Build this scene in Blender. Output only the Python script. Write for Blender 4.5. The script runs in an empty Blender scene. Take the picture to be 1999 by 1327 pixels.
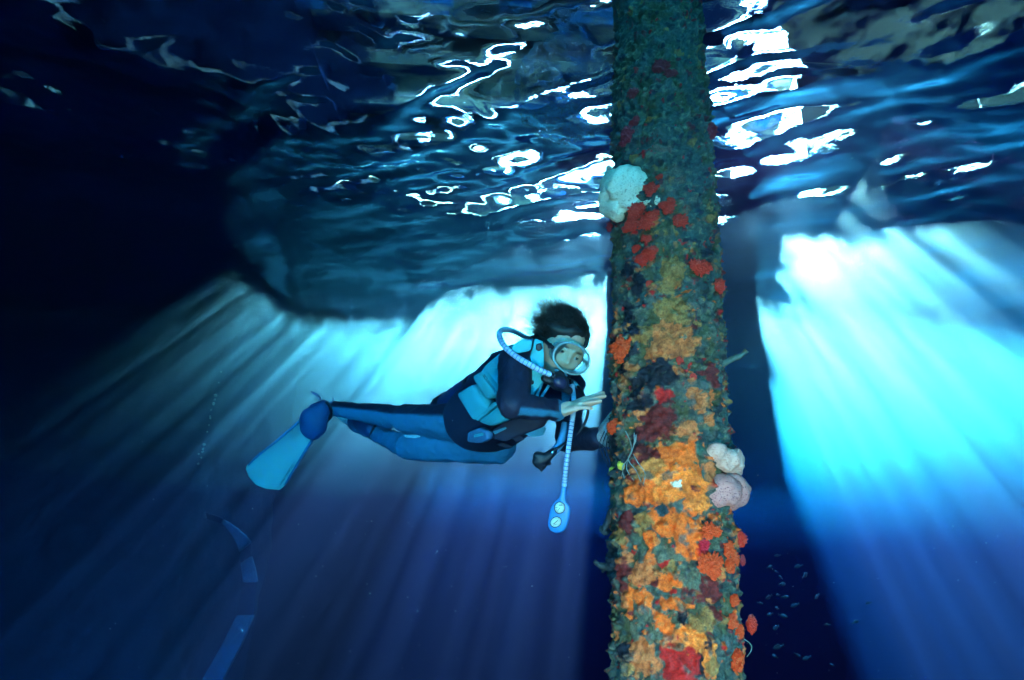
import bpy, bmesh, math, random
import numpy as np
from mathutils import Vector, Matrix, Euler

sc = bpy.context.scene
random.seed(7)
RNG = np.random.RandomState(11)

# ------------------------------------------------------------------ camera, sky, sun, exposure
F_MM, PITCH, ROLL, CAM_Z = 20.0, 20.0, 3.0, -2.6          # z = 0 is the water surface
cam_d = bpy.data.cameras.new('camera')
cam = bpy.data.objects.new('camera', cam_d)
sc.collection.objects.link(cam)
sc.camera = cam
cam_d.lens = F_MM; cam_d.sensor_width = 36
cam_d.clip_start = 0.02; cam_d.clip_end = 2000
CR = Matrix.Rotation(math.radians(90 + PITCH), 3, 'X') @ Matrix.Rotation(math.radians(ROLL), 3, 'Z')
CAM = Vector((0, 0, CAM_Z))
cam.matrix_world = Matrix.Translation(CAM) @ CR.to_4x4()
FP = F_MM / 36 * 1999


def ray(x, y):
    return CR @ Vector(((x - 999.5) / FP, -(y - 663.5) / FP, -1.0))


def P(x, y, d):
    """World point measured on the photograph at distance d along the lens axis."""
    return CAM + ray(x, y) * d


def at_z(x, y, z):
    r = ray(x, y)
    return CAM + r * ((z - CAM_Z) / r.z)


SUN = ray(1232, 50).normalized()
S_EL = math.asin(SUN.z); S_AZ = math.atan2(SUN.x, SUN.y)

world = bpy.data.worlds.new('World'); sc.world = world
world.use_nodes = True
wn = world.node_tree
sky = wn.nodes.new('ShaderNodeTexSky')
sky.sky_type = 'NISHITA'; sky.sun_disc = False
sky.sun_elevation = S_EL; sky.sun_rotation = S_AZ
wn.links.new(sky.outputs[0], wn.nodes['Background'].inputs[0])
wn.nodes['Background'].inputs[1].default_value = 0.05

sun_d = bpy.data.lights.new('sun', 'SUN')
sun_d.energy = 5.0; sun_d.angle = math.radians(0.5); sun_d.color = (1, .86, .72)
sun_o = bpy.data.objects.new('sun', sun_d); sc.collection.objects.link(sun_o)
sun_o.rotation_euler = SUN.to_track_quat('Z', 'Y').to_euler()

# the photographer's flash, held out to the right of the camera
fl_d = bpy.data.lights.new('strobe', 'SPOT')
fl_d.energy = .92; fl_d.spot_size = math.radians(80); fl_d.spot_blend = 1.0
fl_d.shadow_soft_size = .05; fl_d.color = (1, .62, .44)
fl_o = bpy.data.objects.new('strobe', fl_d); sc.collection.objects.link(fl_o)
fl_o.location = CAM + CR @ Vector((.16, -.50, .05))
fl_o.rotation_euler = (fl_o.location - P(1290, 990, 1.6)).to_track_quat('Z', 'Y').to_euler()

vs = sc.view_settings
vs.view_transform = 'Standard'; vs.look = 'None'; vs.exposure = 9.0; vs.gamma = 1.0
sc.render.engine = 'CYCLES'
cy = sc.cycles
cy.use_denoising = True; cy.max_bounces = 8; cy.volume_bounces = 0
cy.transparent_max_bounces = 64; cy.sample_clamp_indirect = .02; cy.use_light_tree = False; cy.use_adaptive_sampling = False
cy.volume_max_steps = 64


# ------------------------------------------------------------------ helpers
def link(o, parent=None):
    sc.collection.objects.link(o)
    if parent is not None:
        o.parent = parent
    return o


def tag(o, label=None, cat=None, group=None, kind=None):
    if label: o['label'] = label
    if cat: o['category'] = cat
    if group: o['group'] = group
    if kind: o['kind'] = kind
    return o


def empty(name, loc, label, cat, group=None):
    o = bpy.data.objects.new(name, None)
    o.location = loc
    o.empty_display_size = .05
    link(o)
    tag(o, label, cat, group)
    return o


def mesh_obj(name, verts, faces, mat=None, parent=None, smooth=True, col=None):
    """One mesh object from world-space vertices; a child keeps its world place."""
    me = bpy.data.meshes.new(name)
    V = np.asarray([tuple(v) for v in verts], dtype=float) if not isinstance(verts, np.ndarray) else verts
    if parent is not None:
        V = V - np.array(parent_loc(parent))
    me.from_pydata(V.tolist(), [], [tuple(int(i) for i in f) for f in faces])
    if mat: me.materials.append(mat)
    if smooth: me.polygons.foreach_set('use_smooth', [True] * len(me.polygons))
    if col is not None:
        a = me.color_attributes.new('col', 'FLOAT_COLOR', 'POINT')
        c = np.ones((len(V), 4)); c[:, :3] = col
        a.data.foreach_set('color', c.ravel())
    me.update()
    return link(bpy.data.objects.new(name, me), parent)


def parent_loc(p):
    v = Vector((0, 0, 0))
    while p is not None:
        v += p.location; p = p.parent
    return v


class Mesh:
    """Collects shapes that become one mesh."""
    def __init__(self): self.v = []; self.f = []

    def add(self, vf):
        v, f = vf
        b = len(self.v)
        self.v += [Vector(p) for p in v]
        self.f += [tuple(i + b for i in q) for q in f]
        return self

    def obj(self, name, mat, parent=None, smooth=True):
        return mesh_obj(name, self.v, self.f, mat, parent, smooth)


def frames(pts):
    T = []
    n = len(pts)
    for i in range(n):
        a = pts[max(i - 1, 0)]; b = pts[min(i + 1, n - 1)]
        t = (b - a)
        T.append(t.normalized() if t.length > 1e-9 else Vector((0, 0, 1)))
    ref = Vector((0, 0, 1)) if abs(T[0].z) < .9 else Vector((1, 0, 0))
    u = (ref - T[0] * ref.dot(T[0])).normalized()
    out = []
    for t in T:
        u = (u - t * u.dot(t)).normalized()
        out.append((t, u, t.cross(u)))
    return out


def tube(pts, radii, seg=10, cap=True):
    pts = [Vector(p) for p in pts]
    if not hasattr(radii, '__len__'): radii = [radii] * len(pts)
    fr = frames(pts)
    v = []; f = []
    for p, r, (t, u, w) in zip(pts, radii, fr):
        for k in range(seg):
            a = 2 * math.pi * k / seg
            v.append(p + (u * math.cos(a) + w * math.sin(a)) * r)
    n = len(pts)
    for i in range(n - 1):
        for k in range(seg):
            k2 = (k + 1) % seg
            f.append((i * seg + k, i * seg + k2, (i + 1) * seg + k2, (i + 1) * seg + k))
    if cap:
        f.append(tuple(range(seg))[::-1]); f.append(tuple(range((n - 1) * seg, n * seg)))
    return v, f


def spline(pts, n=8):
    """Catmull-Rom through the points."""
    pts = [Vector(p) for p in pts]
    q = [pts[0] * 2 - pts[1]] + pts + [pts[-1] * 2 - pts[-2]]
    out = []
    for i in range(1, len(q) - 2):
        for k in range(n):
            t = k / n
            a, b, c, d = q[i - 1], q[i], q[i + 1], q[i + 2]
            out.append(.5 * ((2 * b) + (c - a) * t + (2 * a - 5 * b + 4 * c - d) * t * t + (3 * b - a - 3 * c + d) * t ** 3))
    out.append(pts[-1])
    return out


def capsule(a, b, ra, rb, seg=14, rings=5):
    a, b = Vector(a), Vector(b)
    t = (b - a).normalized()
    pts = []; rr = []
    for k in range(rings):
        s = math.sin(math.pi / 2 * (k + .25) / rings)
        pts.append(a - t * ra * math.cos(math.asin(s))); rr.append(ra * s)
    for k in range(1, 6):
        m = k / 6
        pts.append(a.lerp(b, m)); rr.append(ra + (rb - ra) * m)
    for k in range(rings - 1, -1, -1):
        s = math.sin(math.pi / 2 * (k + .25) / rings)
        pts.append(b + t * rb * math.cos(math.asin(s))); rr.append(rb * s)
    return tube(pts, rr, seg)


def ellipsoid(c, ax, seg=20, rings=12):
    """ax = three world half-axis vectors."""
    v = []; f = []
    for i in range(rings + 1):
        th = math.pi * i / rings
        for k in range(seg):
            ph = 2 * math.pi * k / seg
            v.append(Vector(c) + ax[0] * (math.sin(th) * math.cos(ph)) + ax[1] * (math.sin(th) * math.sin(ph)) + ax[2] * math.cos(th))
    for i in range(rings):
        for k in range(seg):
            k2 = (k + 1) % seg
            f.append((i * seg + k, (i + 1) * seg + k, (i + 1) * seg + k2, i * seg + k2))
    return v, f


def loft(rings):
    n = len(rings[0]); v = []; f = []
    for r in rings: v += list(r)
    for i in range(len(rings) - 1):
        for k in range(n):
            k2 = (k + 1) % n
            f.append((i * n + k, i * n + k2, (i + 1) * n + k2, (i + 1) * n + k))
    f.append(tuple(range(n))[::-1]); f.append(tuple(range((len(rings) - 1) * n, len(rings) * n)))
    return v, f


def round_poly(px, r=.25, n=4):
    """Rounds the corners of a closed polygon of 2-D points."""
    out = []
    m = len(px)
    for i in range(m):
        p = Vector(px[i]); a = Vector(px[i - 1]); b = Vector(px[(i + 1) % m])
        s = p.lerp(a, r); e = p.lerp(b, r)
        for k in range(n + 1):
            t = k / n
            out.append((s * (1 - t) ** 2 + p * (2 * t * (1 - t)) + e * t * t))
    return out


def slab(poly, thick, bulge=0.0, inset=.12):
    """A padded plate: polygon of world points, given thickness towards the camera, soft edge."""
    poly = [Vector(p) for p in poly]
    c = sum(poly, Vector()) / len(poly)
    nrm = Vector()
    for i in range(len(poly)):
        nrm += (poly[i] - c).cross(poly[(i + 1) % len(poly)] - c)
    nrm.normalize()
    if nrm.dot(CAM - c) < 0: nrm = -nrm
    rings = [[p - nrm * thick * .5 for p in poly], [p + nrm * thick * .15 for p in poly],
             [p.lerp(c, inset * .35) + nrm * thick * .42 for p in poly],
             [p.lerp(c, inset) + nrm * thick * .5 for p in poly],
             [p.lerp(c, .55) + nrm * (thick * .5 + bulge) for p in poly]]
    return loft(rings)


def project(V):
    """World points (n,3) to photograph pixels."""
    M = np.array(CR.transposed())
    q = (V - np.array(CAM)) @ M.T
    d = -q[:, 2]
    return 999.5 + FP * q[:, 0] / d, 663.5 - FP * q[:, 1] / d, d


# --- numpy value noise
def _hash(i, j, k, s):
    n = (i * 374761393 + j * 668265263 + k * 1274126177 + s * 974711) & 0x7fffffff
    n = ((n ^ (n >> 13)) * 1274126177) & 0x7fffffff
    n = n ^ (n >> 16)
    return (n & 0xffff) / 65535.0


def vnoise(X, s=0):
    I = np.floor(X).astype(np.int64); Fr = X - I
    Fr = Fr * Fr * (3 - 2 * Fr)
    r = 0
    for a in (0, 1):
        for b in (0, 1):
            for c in (0, 1):
                w = (Fr[:, 0] if a else 1 - Fr[:, 0]) * (Fr[:, 1] if b else 1 - Fr[:, 1]) * (Fr[:, 2] if c else 1 - Fr[:, 2])
                r = r + w * _hash(I[:, 0] + a, I[:, 1] + b, I[:, 2] + c, s)
    return r


def fbm(X, s=0, o=4, g=.5):
    r = 0; a = 1; t = 0
    for k in range(o):
        r = r + a * vnoise(X * 2 ** k, s + k * 17); t += a; a *= g
    return r / t


# ------------------------------------------------------------------ materials
def new_mat(name):
    m = bpy.data.materials.new(name); m.use_nodes = True
    m.node_tree.nodes.clear()
    return m, m.node_tree.nodes, m.node_tree.links


def pmat(name, c, rough=.6, var=.25, scale=30, bump=.15, spec=.4, coat=0, dist=.003, metal=0):
    m, n, L = new_mat(name)
    out = n.new('ShaderNodeOutputMaterial'); b = n.new('ShaderNodeBsdfPrincipled')
    tc = n.new('ShaderNodeTexCoord'); no = n.new('ShaderNodeTexNoise')
    no.inputs['Scale'].default_value = scale; no.inputs['Detail'].default_value = 5
    L.new(tc.outputs['Object'], no.inputs['Vector'])
    mx = n.new('ShaderNodeMix'); mx.data_type = 'RGBA'
    mx.inputs[6].default_value = tuple(q * (1 - var) for q in c) + (1,)
    mx.inputs[7].default_value = tuple(min(1, q * (1 + var)) for q in c) + (1,)
    L.new(no.outputs[0], mx.inputs[0]); L.new(mx.outputs[2], b.inputs['Base Color'])
    b.inputs['Roughness'].default_value = rough
    b.inputs['Specular IOR Level'].default_value = spec
    b.inputs['Metallic'].default_value = metal
    b.inputs['Coat Weight'].default_value = coat
    if bump:
        bp = n.new('ShaderNodeBump'); bp.inputs['Strength'].default_value = bump; bp.inputs['Distance'].default_value = dist
        L.new(no.outputs[0], bp.inputs['Height']); L.new(bp.outputs[0], b.inputs['Normal'])
    L.new(b.outputs[0], out.inputs['Surface'])
    return m


def colmat(name, rough=.7, var=.35, scale=90, bump=.5, dist=.004, spec=.3):
    """Base colour from the mesh's own colour attribute, broken up by fine noise."""
    m, n, L = new_mat(name)
    out = n.new('ShaderNodeOutputMaterial'); b = n.new('ShaderNodeBsdfPrincipled')
    at = n.new('ShaderNodeAttribute'); at.attribute_name = 'col'
    tc = n.new('ShaderNodeTexCoord'); no = n.new('ShaderNodeTexNoise')
    no.inputs['Scale'].default_value = scale; no.inputs['Detail'].default_value = 6; no.inputs['Roughness'].default_value = .65
    L.new(tc.outputs['Object'], no.inputs['Vector'])
    mr = n.new('ShaderNodeMapRange'); mr.inputs[1].default_value = .25; mr.inputs[2].default_value = .75
    mr.inputs[3].default_value = 1 - var; mr.inputs[4].default_value = 1 + var
    L.new(no.outputs[0], mr.inputs[0])
    vm = n.new('ShaderNodeVectorMath'); vm.operation = 'SCALE'
    L.new(at.outputs['Color'], vm.inputs[0]); L.new(mr.outputs[0], vm.inputs['Scale'])
    L.new(vm.outputs[0], b.inputs['Base Color'])
    b.inputs['Roughness'].default_value = rough; b.inputs['Specular IOR Level'].default_value = spec
    bp = n.new('ShaderNodeBump'); bp.inputs['Strength'].default_value = bump; bp.inputs['Distance'].default_value = dist
    L.new(no.outputs[0], bp.inputs['Height']); L.new(bp.outputs[0], b.inputs['Normal'])
    L.new(b.outputs[0], out.inputs['Surface'])
    return m


# ------------------------------------------------------------------ the water body
m, n, L = new_mat('sea_water')
out = n.new('ShaderNodeOutputMaterial'); pv = n.new('ShaderNodeVolumePrincipled')
DEN = 1.2; SS = (.0105, .0047, .0115); SA = (.51, .225, .150)
pv.inputs['Density'].default_value = DEN; pv.inputs['Anisotropy'].default_value = .90
pv.inputs['Color'].default_value = tuple(q / DEN for q in SS) + (1,)
pv.inputs['Absorption Color'].default_value = tuple((1 - k / (DEN - q)) ** 2 for q, k in zip(SS, SA)) + (1,)
L.new(pv.outputs[0], out.inputs['Volume'])


def box(lo, hi):
    (a, b, c), (d, e, f) = lo, hi
    v = [(a, b, c), (d, b, c), (d, e, c), (a, e, c), (a, b, f), (d, b, f), (d, e, f), (a, e, f)]
    return v, [(0, 3, 2, 1), (4, 5, 6, 7), (0, 1, 5, 4), (1, 2, 6, 5), (2, 3, 7, 6), (3, 0, 4, 7)]


FLOOR_Z = -15.0
haze = mesh_obj('haze', *box((-45, -6, FLOOR_Z - 1), (45, 62, -.12)), m, smooth=False)
haze['kind'] = 'stuff'
haze['label'] = 'clear blue sea water filling the space under the dock'

# added stack of thin haze layers, so the sunlit shafts fade with depth
for k, (z, dn) in enumerate(((-.32, .050), (-.55, .044), (-.78, .038), (-1.0, .032), (-1.25, .027), (-1.5, .022), (-1.75, .018), (-2.0, .014), (-2.25, .010))):
    m, n, L = new_mat('added_haze_vol')
    out = n.new('ShaderNodeOutputMaterial'); pv = n.new('ShaderNodeVolumePrincipled')
    pv.inputs['Density'].default_value = dn * .42; pv.inputs['Anisotropy'].default_value = .90; pv.inputs['Color'].default_value = (1, 1, 1, 1)
    L.new(pv.outputs[0], out.inputs['Volume'])
    o = mesh_obj('added_haze', *box((-44 + k * .1, 3.2 - k * .05, z), (44 - k * .1, 61 - k * .1, -.13 - k * .004)), m, smooth=False)
    o['kind'] = 'stuff'; o['label'] = 'added haze layer making the sunlit shafts fade with depth'

# --- the rippled surface: mirror outside the window of total reflection, clear inside it
m, n, L = new_mat('water_surface')
out = n.new('ShaderNodeOutputMaterial'); tc = n.new('ShaderNodeTexCoord')
fr = n.new('ShaderNodeFresnel'); fr.inputs[0].default_value = 1.33
gl = n.new('ShaderNodeBsdfGlossy'); gl.inputs['Roughness'].default_value = .03; gl.inputs['Color'].default_value = (.30, .72, 1, 1)  # reflection tinted blue in place of light scattered in the water
rf = n.new('ShaderNodeBsdfRefraction'); rf.inputs['IOR'].default_value = 1.33; rf.inputs['Roughness'].default_value = 0
tr = n.new('ShaderNodeBsdfTransparent')
# noise in the transparency stands in for ripples bundling sunlight into shafts
mp = n.new('ShaderNodeMapping'); mp.inputs['Scale'].default_value = (1.0, .9, 1); mp.inputs['Location'].default_value = (3.3, 1.7, 0)
L.new(tc.outputs['Object'], mp.inputs[0])
no = n.new('ShaderNodeTexNoise'); no.inputs['Scale'].default_value = 5.6; no.inputs['Detail'].default_value = 2.5; no.inputs['Roughness'].default_value = .6
L.new(mp.outputs[0], no.inputs['Vector'])
rp = n.new('ShaderNodeValToRGB')
rp.color_ramp.elements[0].position = .45; rp.color_ramp.elements[1].position = .59
rp.color_ramp.elements[0].color = (.06, .06, .06, 1); rp.color_ramp.elements[1].color = (1, 1, 1, 1)
L.new(no.outputs[0], rp.inputs[0])
m1 = n.new('ShaderNodeMixShader'); m2 = n.new('ShaderNodeMixShader')
L.new(rp.outputs[0], m1.inputs[0]); L.new(rf.outputs[0], m1.inputs[1]); L.new(tr.outputs[0], m1.inputs[2])
L.new(fr.outputs[0], m2.inputs[0]); L.new(m1.outputs[0], m2.inputs[1]); L.new(gl.outputs[0], m2.inputs[2])
bn = n.new('ShaderNodeTexNoise'); bn.inputs['Scale'].default_value = 11; bn.inputs['Detail'].default_value = 4
L.new(tc.outputs['Object'], bn.inputs['Vector'])
bp = n.new('ShaderNodeBump'); bp.inputs['Strength'].default_value = .36; bp.inputs['Distance'].default_value = .010
L.new(bn.outputs[0], bp.inputs['Height'])
for q in (fr, gl, rf): L.new(bp.outputs[0], q.inputs['Normal'])
L.new(m2.outputs[0], out.inputs['Surface'])


def axis(a, b, s, A, B, gr=1.18):
    c = list(np.arange(a, b + 1e-6, s)); lo = []; hi = []
    x, d = a, s
    while x > A: d *= gr; x -= d; lo.append(x)
    x, d = c[-1], s
    while x < B: d *= gr; x += d; hi.append(x)
    return np.array(lo[::-1] + c + hi)


xs = axis(-6, 7, .03, -90, 90); ys = axis(0, 9, .03, -20, 400)
X, Y = np.meshgrid(xs, ys)
rs = np.random.RandomState(3)
Z = np.zeros_like(X)
for i in range(46):
    lam = .12 * (1.085 ** i); k = 2 * math.pi / lam
    th = rs.normal(math.radians(80), .5)
    amp = .0098 * lam / (1 + (lam / 2.0) ** 2) ** .5
    Z += amp * np.sin(k * (X * math.cos(th) + Y * math.sin(th)) + rs.uniform(0, 6.28))
fade = np.clip((9 - np.abs(X)) / 3, 0, 1) * np.clip((12.5 - Y) / 4, 0, 1)
def sstep(a, b, x):
    t = np.clip((x - a) / (b - a), 0, 1); return t * t * (3 - 2 * t)


calm = (1.35 - .75 * sstep(.8, 1.9, X) - .5 * sstep(1.2, 2.2, -X)) * (1 - .62 * sstep(3.3, 4.4, Y))       # livelier where the diver's bubbles stir it
Z = np.clip(Z * fade * calm, -.10, .2)
nx, ny = len(xs), len(ys)
idx = np.arange(nx * ny).reshape(ny, nx)
Fa = np.stack([idx[:-1, :-1], idx[:-1, 1:], idx[1:, 1:], idx[1:, :-1]], -1).reshape(-1, 4)
water = mesh_obj('water', np.stack([X, Y, Z], -1).reshape(-1, 3), Fa, m)
tag(water, kind='structure')

# --- the bottom, lost in the deep
g = 40
fx, fy = np.meshgrid(np.linspace(-120, 120, g), np.linspace(-20, 220, g))
fz = FLOOR_Z + .5 * fbm(np.stack([fx.ravel() * .12, fy.ravel() * .12, fx.ravel() * 0], -1), 5).reshape(fx.shape) - .25
idx = np.arange(g * g).reshape(g, g)
Fa = np.stack([idx[:-1, :-1], idx[:-1, 1:], idx[1:, 1:], idx[1:, :-1]], -1).reshape(-1, 4)
tag(mesh_obj('sea_floor', np.stack([fx, fy, fz], -1).reshape(-1, 3), Fa,
             pmat('sand', (.30, .27, .20), .9, .3, 3, .4, dist=.05)), kind='structure')

# ------------------------------------------------------------------ the dock overhead and added light-shaping decks
HD = 1.7; TH = .35
FB = .22                                               # lower edge of the boards added to block sky glare
E = [(500, 600, FB), (600, 602, FB), (600, 602, HD), (827, 604, HD), (868, 552, HD), (1190, 515, HD), (1186, 930, HD), (1522, 930, HD), (1452, 562, HD),
     (1494, 548, HD), (1508, 440, HD), (1610, 434, HD), (1610, 434, FB), (1999, 412, FB), (2600, 370, FB)]
EP = [at_z(x, y, 0) + SUN * (z / SUN.z) for x, y, z in E]
m, n, L = new_mat('blue_glow_wood'); wood = m
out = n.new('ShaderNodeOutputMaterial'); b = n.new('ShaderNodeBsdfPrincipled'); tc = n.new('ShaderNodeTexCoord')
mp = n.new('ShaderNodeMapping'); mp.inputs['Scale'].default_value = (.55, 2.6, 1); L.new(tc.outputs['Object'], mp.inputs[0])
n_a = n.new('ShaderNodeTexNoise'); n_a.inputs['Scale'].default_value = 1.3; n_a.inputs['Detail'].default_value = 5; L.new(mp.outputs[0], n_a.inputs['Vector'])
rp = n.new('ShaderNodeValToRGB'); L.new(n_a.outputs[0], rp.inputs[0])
rp.color_ramp.elements[0].position = .47; rp.color_ramp.elements[0].color = (.006, .04, .10, 1)  # deep blue here puts the water's blue glow into the wood colour
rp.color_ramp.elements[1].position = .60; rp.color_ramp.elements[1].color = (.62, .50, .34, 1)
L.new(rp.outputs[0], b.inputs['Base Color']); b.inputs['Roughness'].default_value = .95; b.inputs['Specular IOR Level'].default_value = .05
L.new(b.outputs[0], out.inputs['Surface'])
dark_wood = pmat('dark_wood', (.03, .026, .02), .85, .5, 6, .5, dist=.02)


def deck(name, pts, label, cat):
    nP = len(pts)
    v = [Vector((p.x, p.y, HD)) for p in pts] + [Vector((p.x, p.y, HD + TH)) for p in pts]
    f = [tuple(range(nP))[::-1], tuple(range(nP, 2 * nP))]
    f += [(i, (i + 1) % nP, (i + 1) % nP + nP, i + nP) for i in range(nP)]
    root = empty(name, (pts[0].x, pts[0].y, HD), label, cat)
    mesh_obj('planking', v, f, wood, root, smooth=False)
    return root


EP[0].x = at_z(545, 600, 0).x + SUN.x * HD / SUN.z
yr = EP[-1].y + (40 - EP[-1].x) * .1
W_L, W_R = 2.1, 1.15
near = [Vector((-40, -6, 0)), Vector((-40, 58, 0)), Vector((EP[0].x, 58, 0))] + [Vector((p.x, p.y, 0)) for p in EP]
near += [Vector((40, yr, 0)), Vector((40, -6, 0))]
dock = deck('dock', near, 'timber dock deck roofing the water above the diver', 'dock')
for k in range(9):
    y = 1.3 + k * .52
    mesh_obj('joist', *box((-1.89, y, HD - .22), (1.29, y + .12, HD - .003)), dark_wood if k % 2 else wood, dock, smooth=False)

shade_m = pmat('painted_shade', (.003, .006, .020), .95, .4, 6, .4, spec=0, dist=.02)  # near-black sheets added where the dock underside lies in shade
mesh_obj('shade_sheet', *box((-14, -5.9, HD - .25), (-1.9, min(EP[0].y, EP[1].y) - .12, HD - .005)), shade_m, dock, smooth=False)
mesh_obj('shade_sheet', *box((1.3, -5.9, HD - .25), (14, min(p.y for p in EP[9:14]) - .12, HD - .005)), shade_m, dock, smooth=False)
for i, j in ((0, 1), (12, 13), (13, 14)):  # boards added only to cut off the low sky seen through the surface
    a_, b_ = EP[i], EP[j]; u_ = (b_ - a_); u_.z = 0; u_.normalize(); w_ = Vector((u_.y, -u_.x, 0)) * .05
    v = []
    for z in (FB, HD - .006):
        for p in (a_ + u_ * .01 + w_ * .2, b_ - u_ * .01 + w_ * .2, b_ - u_ * .01 + w_ * 1.2, a_ + u_ * .01 + w_ * 1.2):
            v.append(Vector((p.x, p.y, z)))
    mesh_obj('sky_blocker', v, [(0, 3, 2, 1), (4, 5, 6, 7), (0, 1, 5, 4), (1, 2, 6, 5), (2, 3, 7, 6), (3, 0, 4, 7)], dark_wood, dock, smooth=False)
X0 = EP[0].x + .02  # decks past the gap are added to narrow the band of sunlight
far = [Vector((X0, EP[0].y + 1.8, 0)), Vector((EP[1].x, EP[1].y + 1.9, 0)), Vector((EP[3].x, EP[3].y + W_L, 0))]
far += [Vector((p.x, p.y + W_L, 0)) for p in EP[4:6]] + [Vector((EP[6].x - .03, EP[5].y + W_L, 0)), Vector((EP[6].x - .03, 21, 0)), Vector((X0, 21, 0))]
fdock = deck('dock', far, 'unseen added deck limiting the sunlit gap left of the piling', 'dock')
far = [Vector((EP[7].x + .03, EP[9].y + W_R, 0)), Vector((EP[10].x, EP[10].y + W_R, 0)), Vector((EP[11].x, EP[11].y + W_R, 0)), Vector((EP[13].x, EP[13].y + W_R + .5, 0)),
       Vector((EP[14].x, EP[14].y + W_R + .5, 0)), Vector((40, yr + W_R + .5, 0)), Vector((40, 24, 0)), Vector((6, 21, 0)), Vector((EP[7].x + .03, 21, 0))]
fdock2 = deck('dock', far, 'unseen added deck limiting the sunlit gap right of the piling', 'dock')

# ------------------------------------------------------------------ the big pier on the left
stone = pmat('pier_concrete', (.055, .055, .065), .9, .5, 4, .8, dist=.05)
pier = empty('concrete_pier', (-8, 8, FLOOR_Z), 'huge black concrete pier wall filling the left side', 'pier')
nu, nv = 70, 90
us = np.linspace(-14, -2.78, nu); zs = np.linspace(-9, HD - .01, nv)
gx, gz = np.meshgrid(us, zs)


def rough_sheet(Pts, Nrm, s, amp):
    q = Pts.reshape(-1, 3)
    d = fbm(q * 1.7, s, 4) - .5 + .5 * (fbm(q * 5, s + 3, 3) - .5)
    return q + np.array(Nrm) * (d * amp)[:, None]


# one rounded-corner wall: front face, corner and side face as one swept sheet
_r = ray(468, 640); PX = _r.x * 7.1 / _r.y - .02
path = [(PX - .12 - 11.15 + i * .2, 7.0) for i in range(56)]
path += [(PX - .12 + .12 * math.sin(a), 7.12 - .12 * math.cos(a)) for a in np.linspace(0, math.pi / 2, 7)]
path += [(PX, 7.2 + i * .12) for i in range(20)]
path = np.array(path)
nrm = np.zeros_like(path)
tg = np.gradient(path, axis=0); tg /= np.linalg.norm(tg, axis=1)[:, None]
nrm[:, 0] = tg[:, 1]; nrm[:, 1] = -tg[:, 0]
zs = np.linspace(-10, HD - .01, 130)
q = np.array([[(p[0], p[1], z) for p in path] for z in zs])
N = np.array([[(a[0], a[1], 0) for a in nrm] for z in zs]).reshape(-1, 3)
qf = q.reshape(-1, 3)
d = (fbm(qf * 1.6, 2, 4) - .5) * .30 + (fbm(qf * 6, 9, 3) - .5) * .14
V = qf + N * d[:, None]
a_, b_ = len(zs), len(path)
idx = np.arange(a_ * b_).reshape(a_, b_)
Fa = np.stack([idx[:-1, :-1], idx[:-1, 1:], idx[1:, 1:], idx[1:, :-1]], -1).reshape(-1, 4)
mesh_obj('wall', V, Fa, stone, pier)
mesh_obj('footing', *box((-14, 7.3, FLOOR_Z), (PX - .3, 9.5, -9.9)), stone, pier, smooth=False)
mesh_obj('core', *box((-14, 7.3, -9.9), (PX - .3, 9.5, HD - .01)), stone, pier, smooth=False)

# pale growths along its sunlit corner
shell = pmat('pale_shell', (.55, .55, .48), .5, .3, 40, .4)


def lump(c, r, s, sq=1.0):
    v, f = ellipsoid((0, 0, 0), (Vector((1, 0, 0)), Vector((0, 1, 0)), Vector((0, 0, sq))), 12, 8)
    A = np.array([tuple(p) for p in v])
    A = A * (1 + .6 * (fbm(A * 1.8 + s * 3.1, s, 3) - .5))[:, None]
    return [Vector(p) * r + Vector(c) for p in A], f


for i, (x, y, r) in enumerate([(484, 573, 4), (488, 596, 3), (491, 602, 3.5), (476, 610, 3), (476, 630, 2.5), (455, 727, 3),
                               (449, 748, 3), (432, 772, 6), (424, 780, 4), (417, 787, 5), (412, 800, 3), (410, 812, 3),
                               (425, 790, 3), (404, 868, 6), (397, 876, 5), (402, 882, 4), (388, 886, 3), (445, 818, 4), (420, 830, 3),
                               (412, 843, 3), (396, 893, 3), (387, 905, 4)]):
    _q = ray(x, y); p = CAM + _q * (6.99 / _q.y)
    p.x = min(p.x, PX - .03)
    rr = r * .55 * 6.9 / FP
    o = mesh_obj('barnacle', *lump((0, 0, 0), rr, i), shell)
    o.location = p
    tag(o, 'tiny pale barnacle growth catching light on the rough corner of the black pier', 'barnacle', 'pale growths along the pier corner')

# ------------------------------------------------------------------ the piling
PR = .166
AX_A = P(1286, 100, 2.06); AX_B = P(1318, 1300, 1.535)
ax = (AX_B - AX_A).normalized()                      # pointing down
view = (CAM - AX_A); view -= ax * view.dot(ax); view.normalize()
side = ax.cross(view).normalized()                   # to the picture's left or right
if side.dot(CR @ Vector((1, 0, 0))) < 0: side = -side


def cyl_hit(x, y, R=PR):
    """Ray through a photograph pixel onto the bare piling: (angle, length along the axis, depth, cos)."""
    r = ray(x, y)
    o = CAM - AX_A
    rp_ = r - ax * r.dot(ax); op = o - ax * o.dot(ax)
    a = rp_.dot(rp_); b = 2 * rp_.dot(op); c = op.dot(op) - R * R
    D = b * b - 4 * a * c
    t = (-b - math.sqrt(D)) / (2 * a) if D > 0 else -b / (2 * a)
    p = CAM + r * t - AX_A
    h = p.dot(ax)
    ang = math.atan2(p.dot(side), p.dot(view))
    nn = (view * math.cos(ang) + side * math.sin(ang))
    return ang, h, t, max(.3, -nn.dot(r.normalized()))


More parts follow.
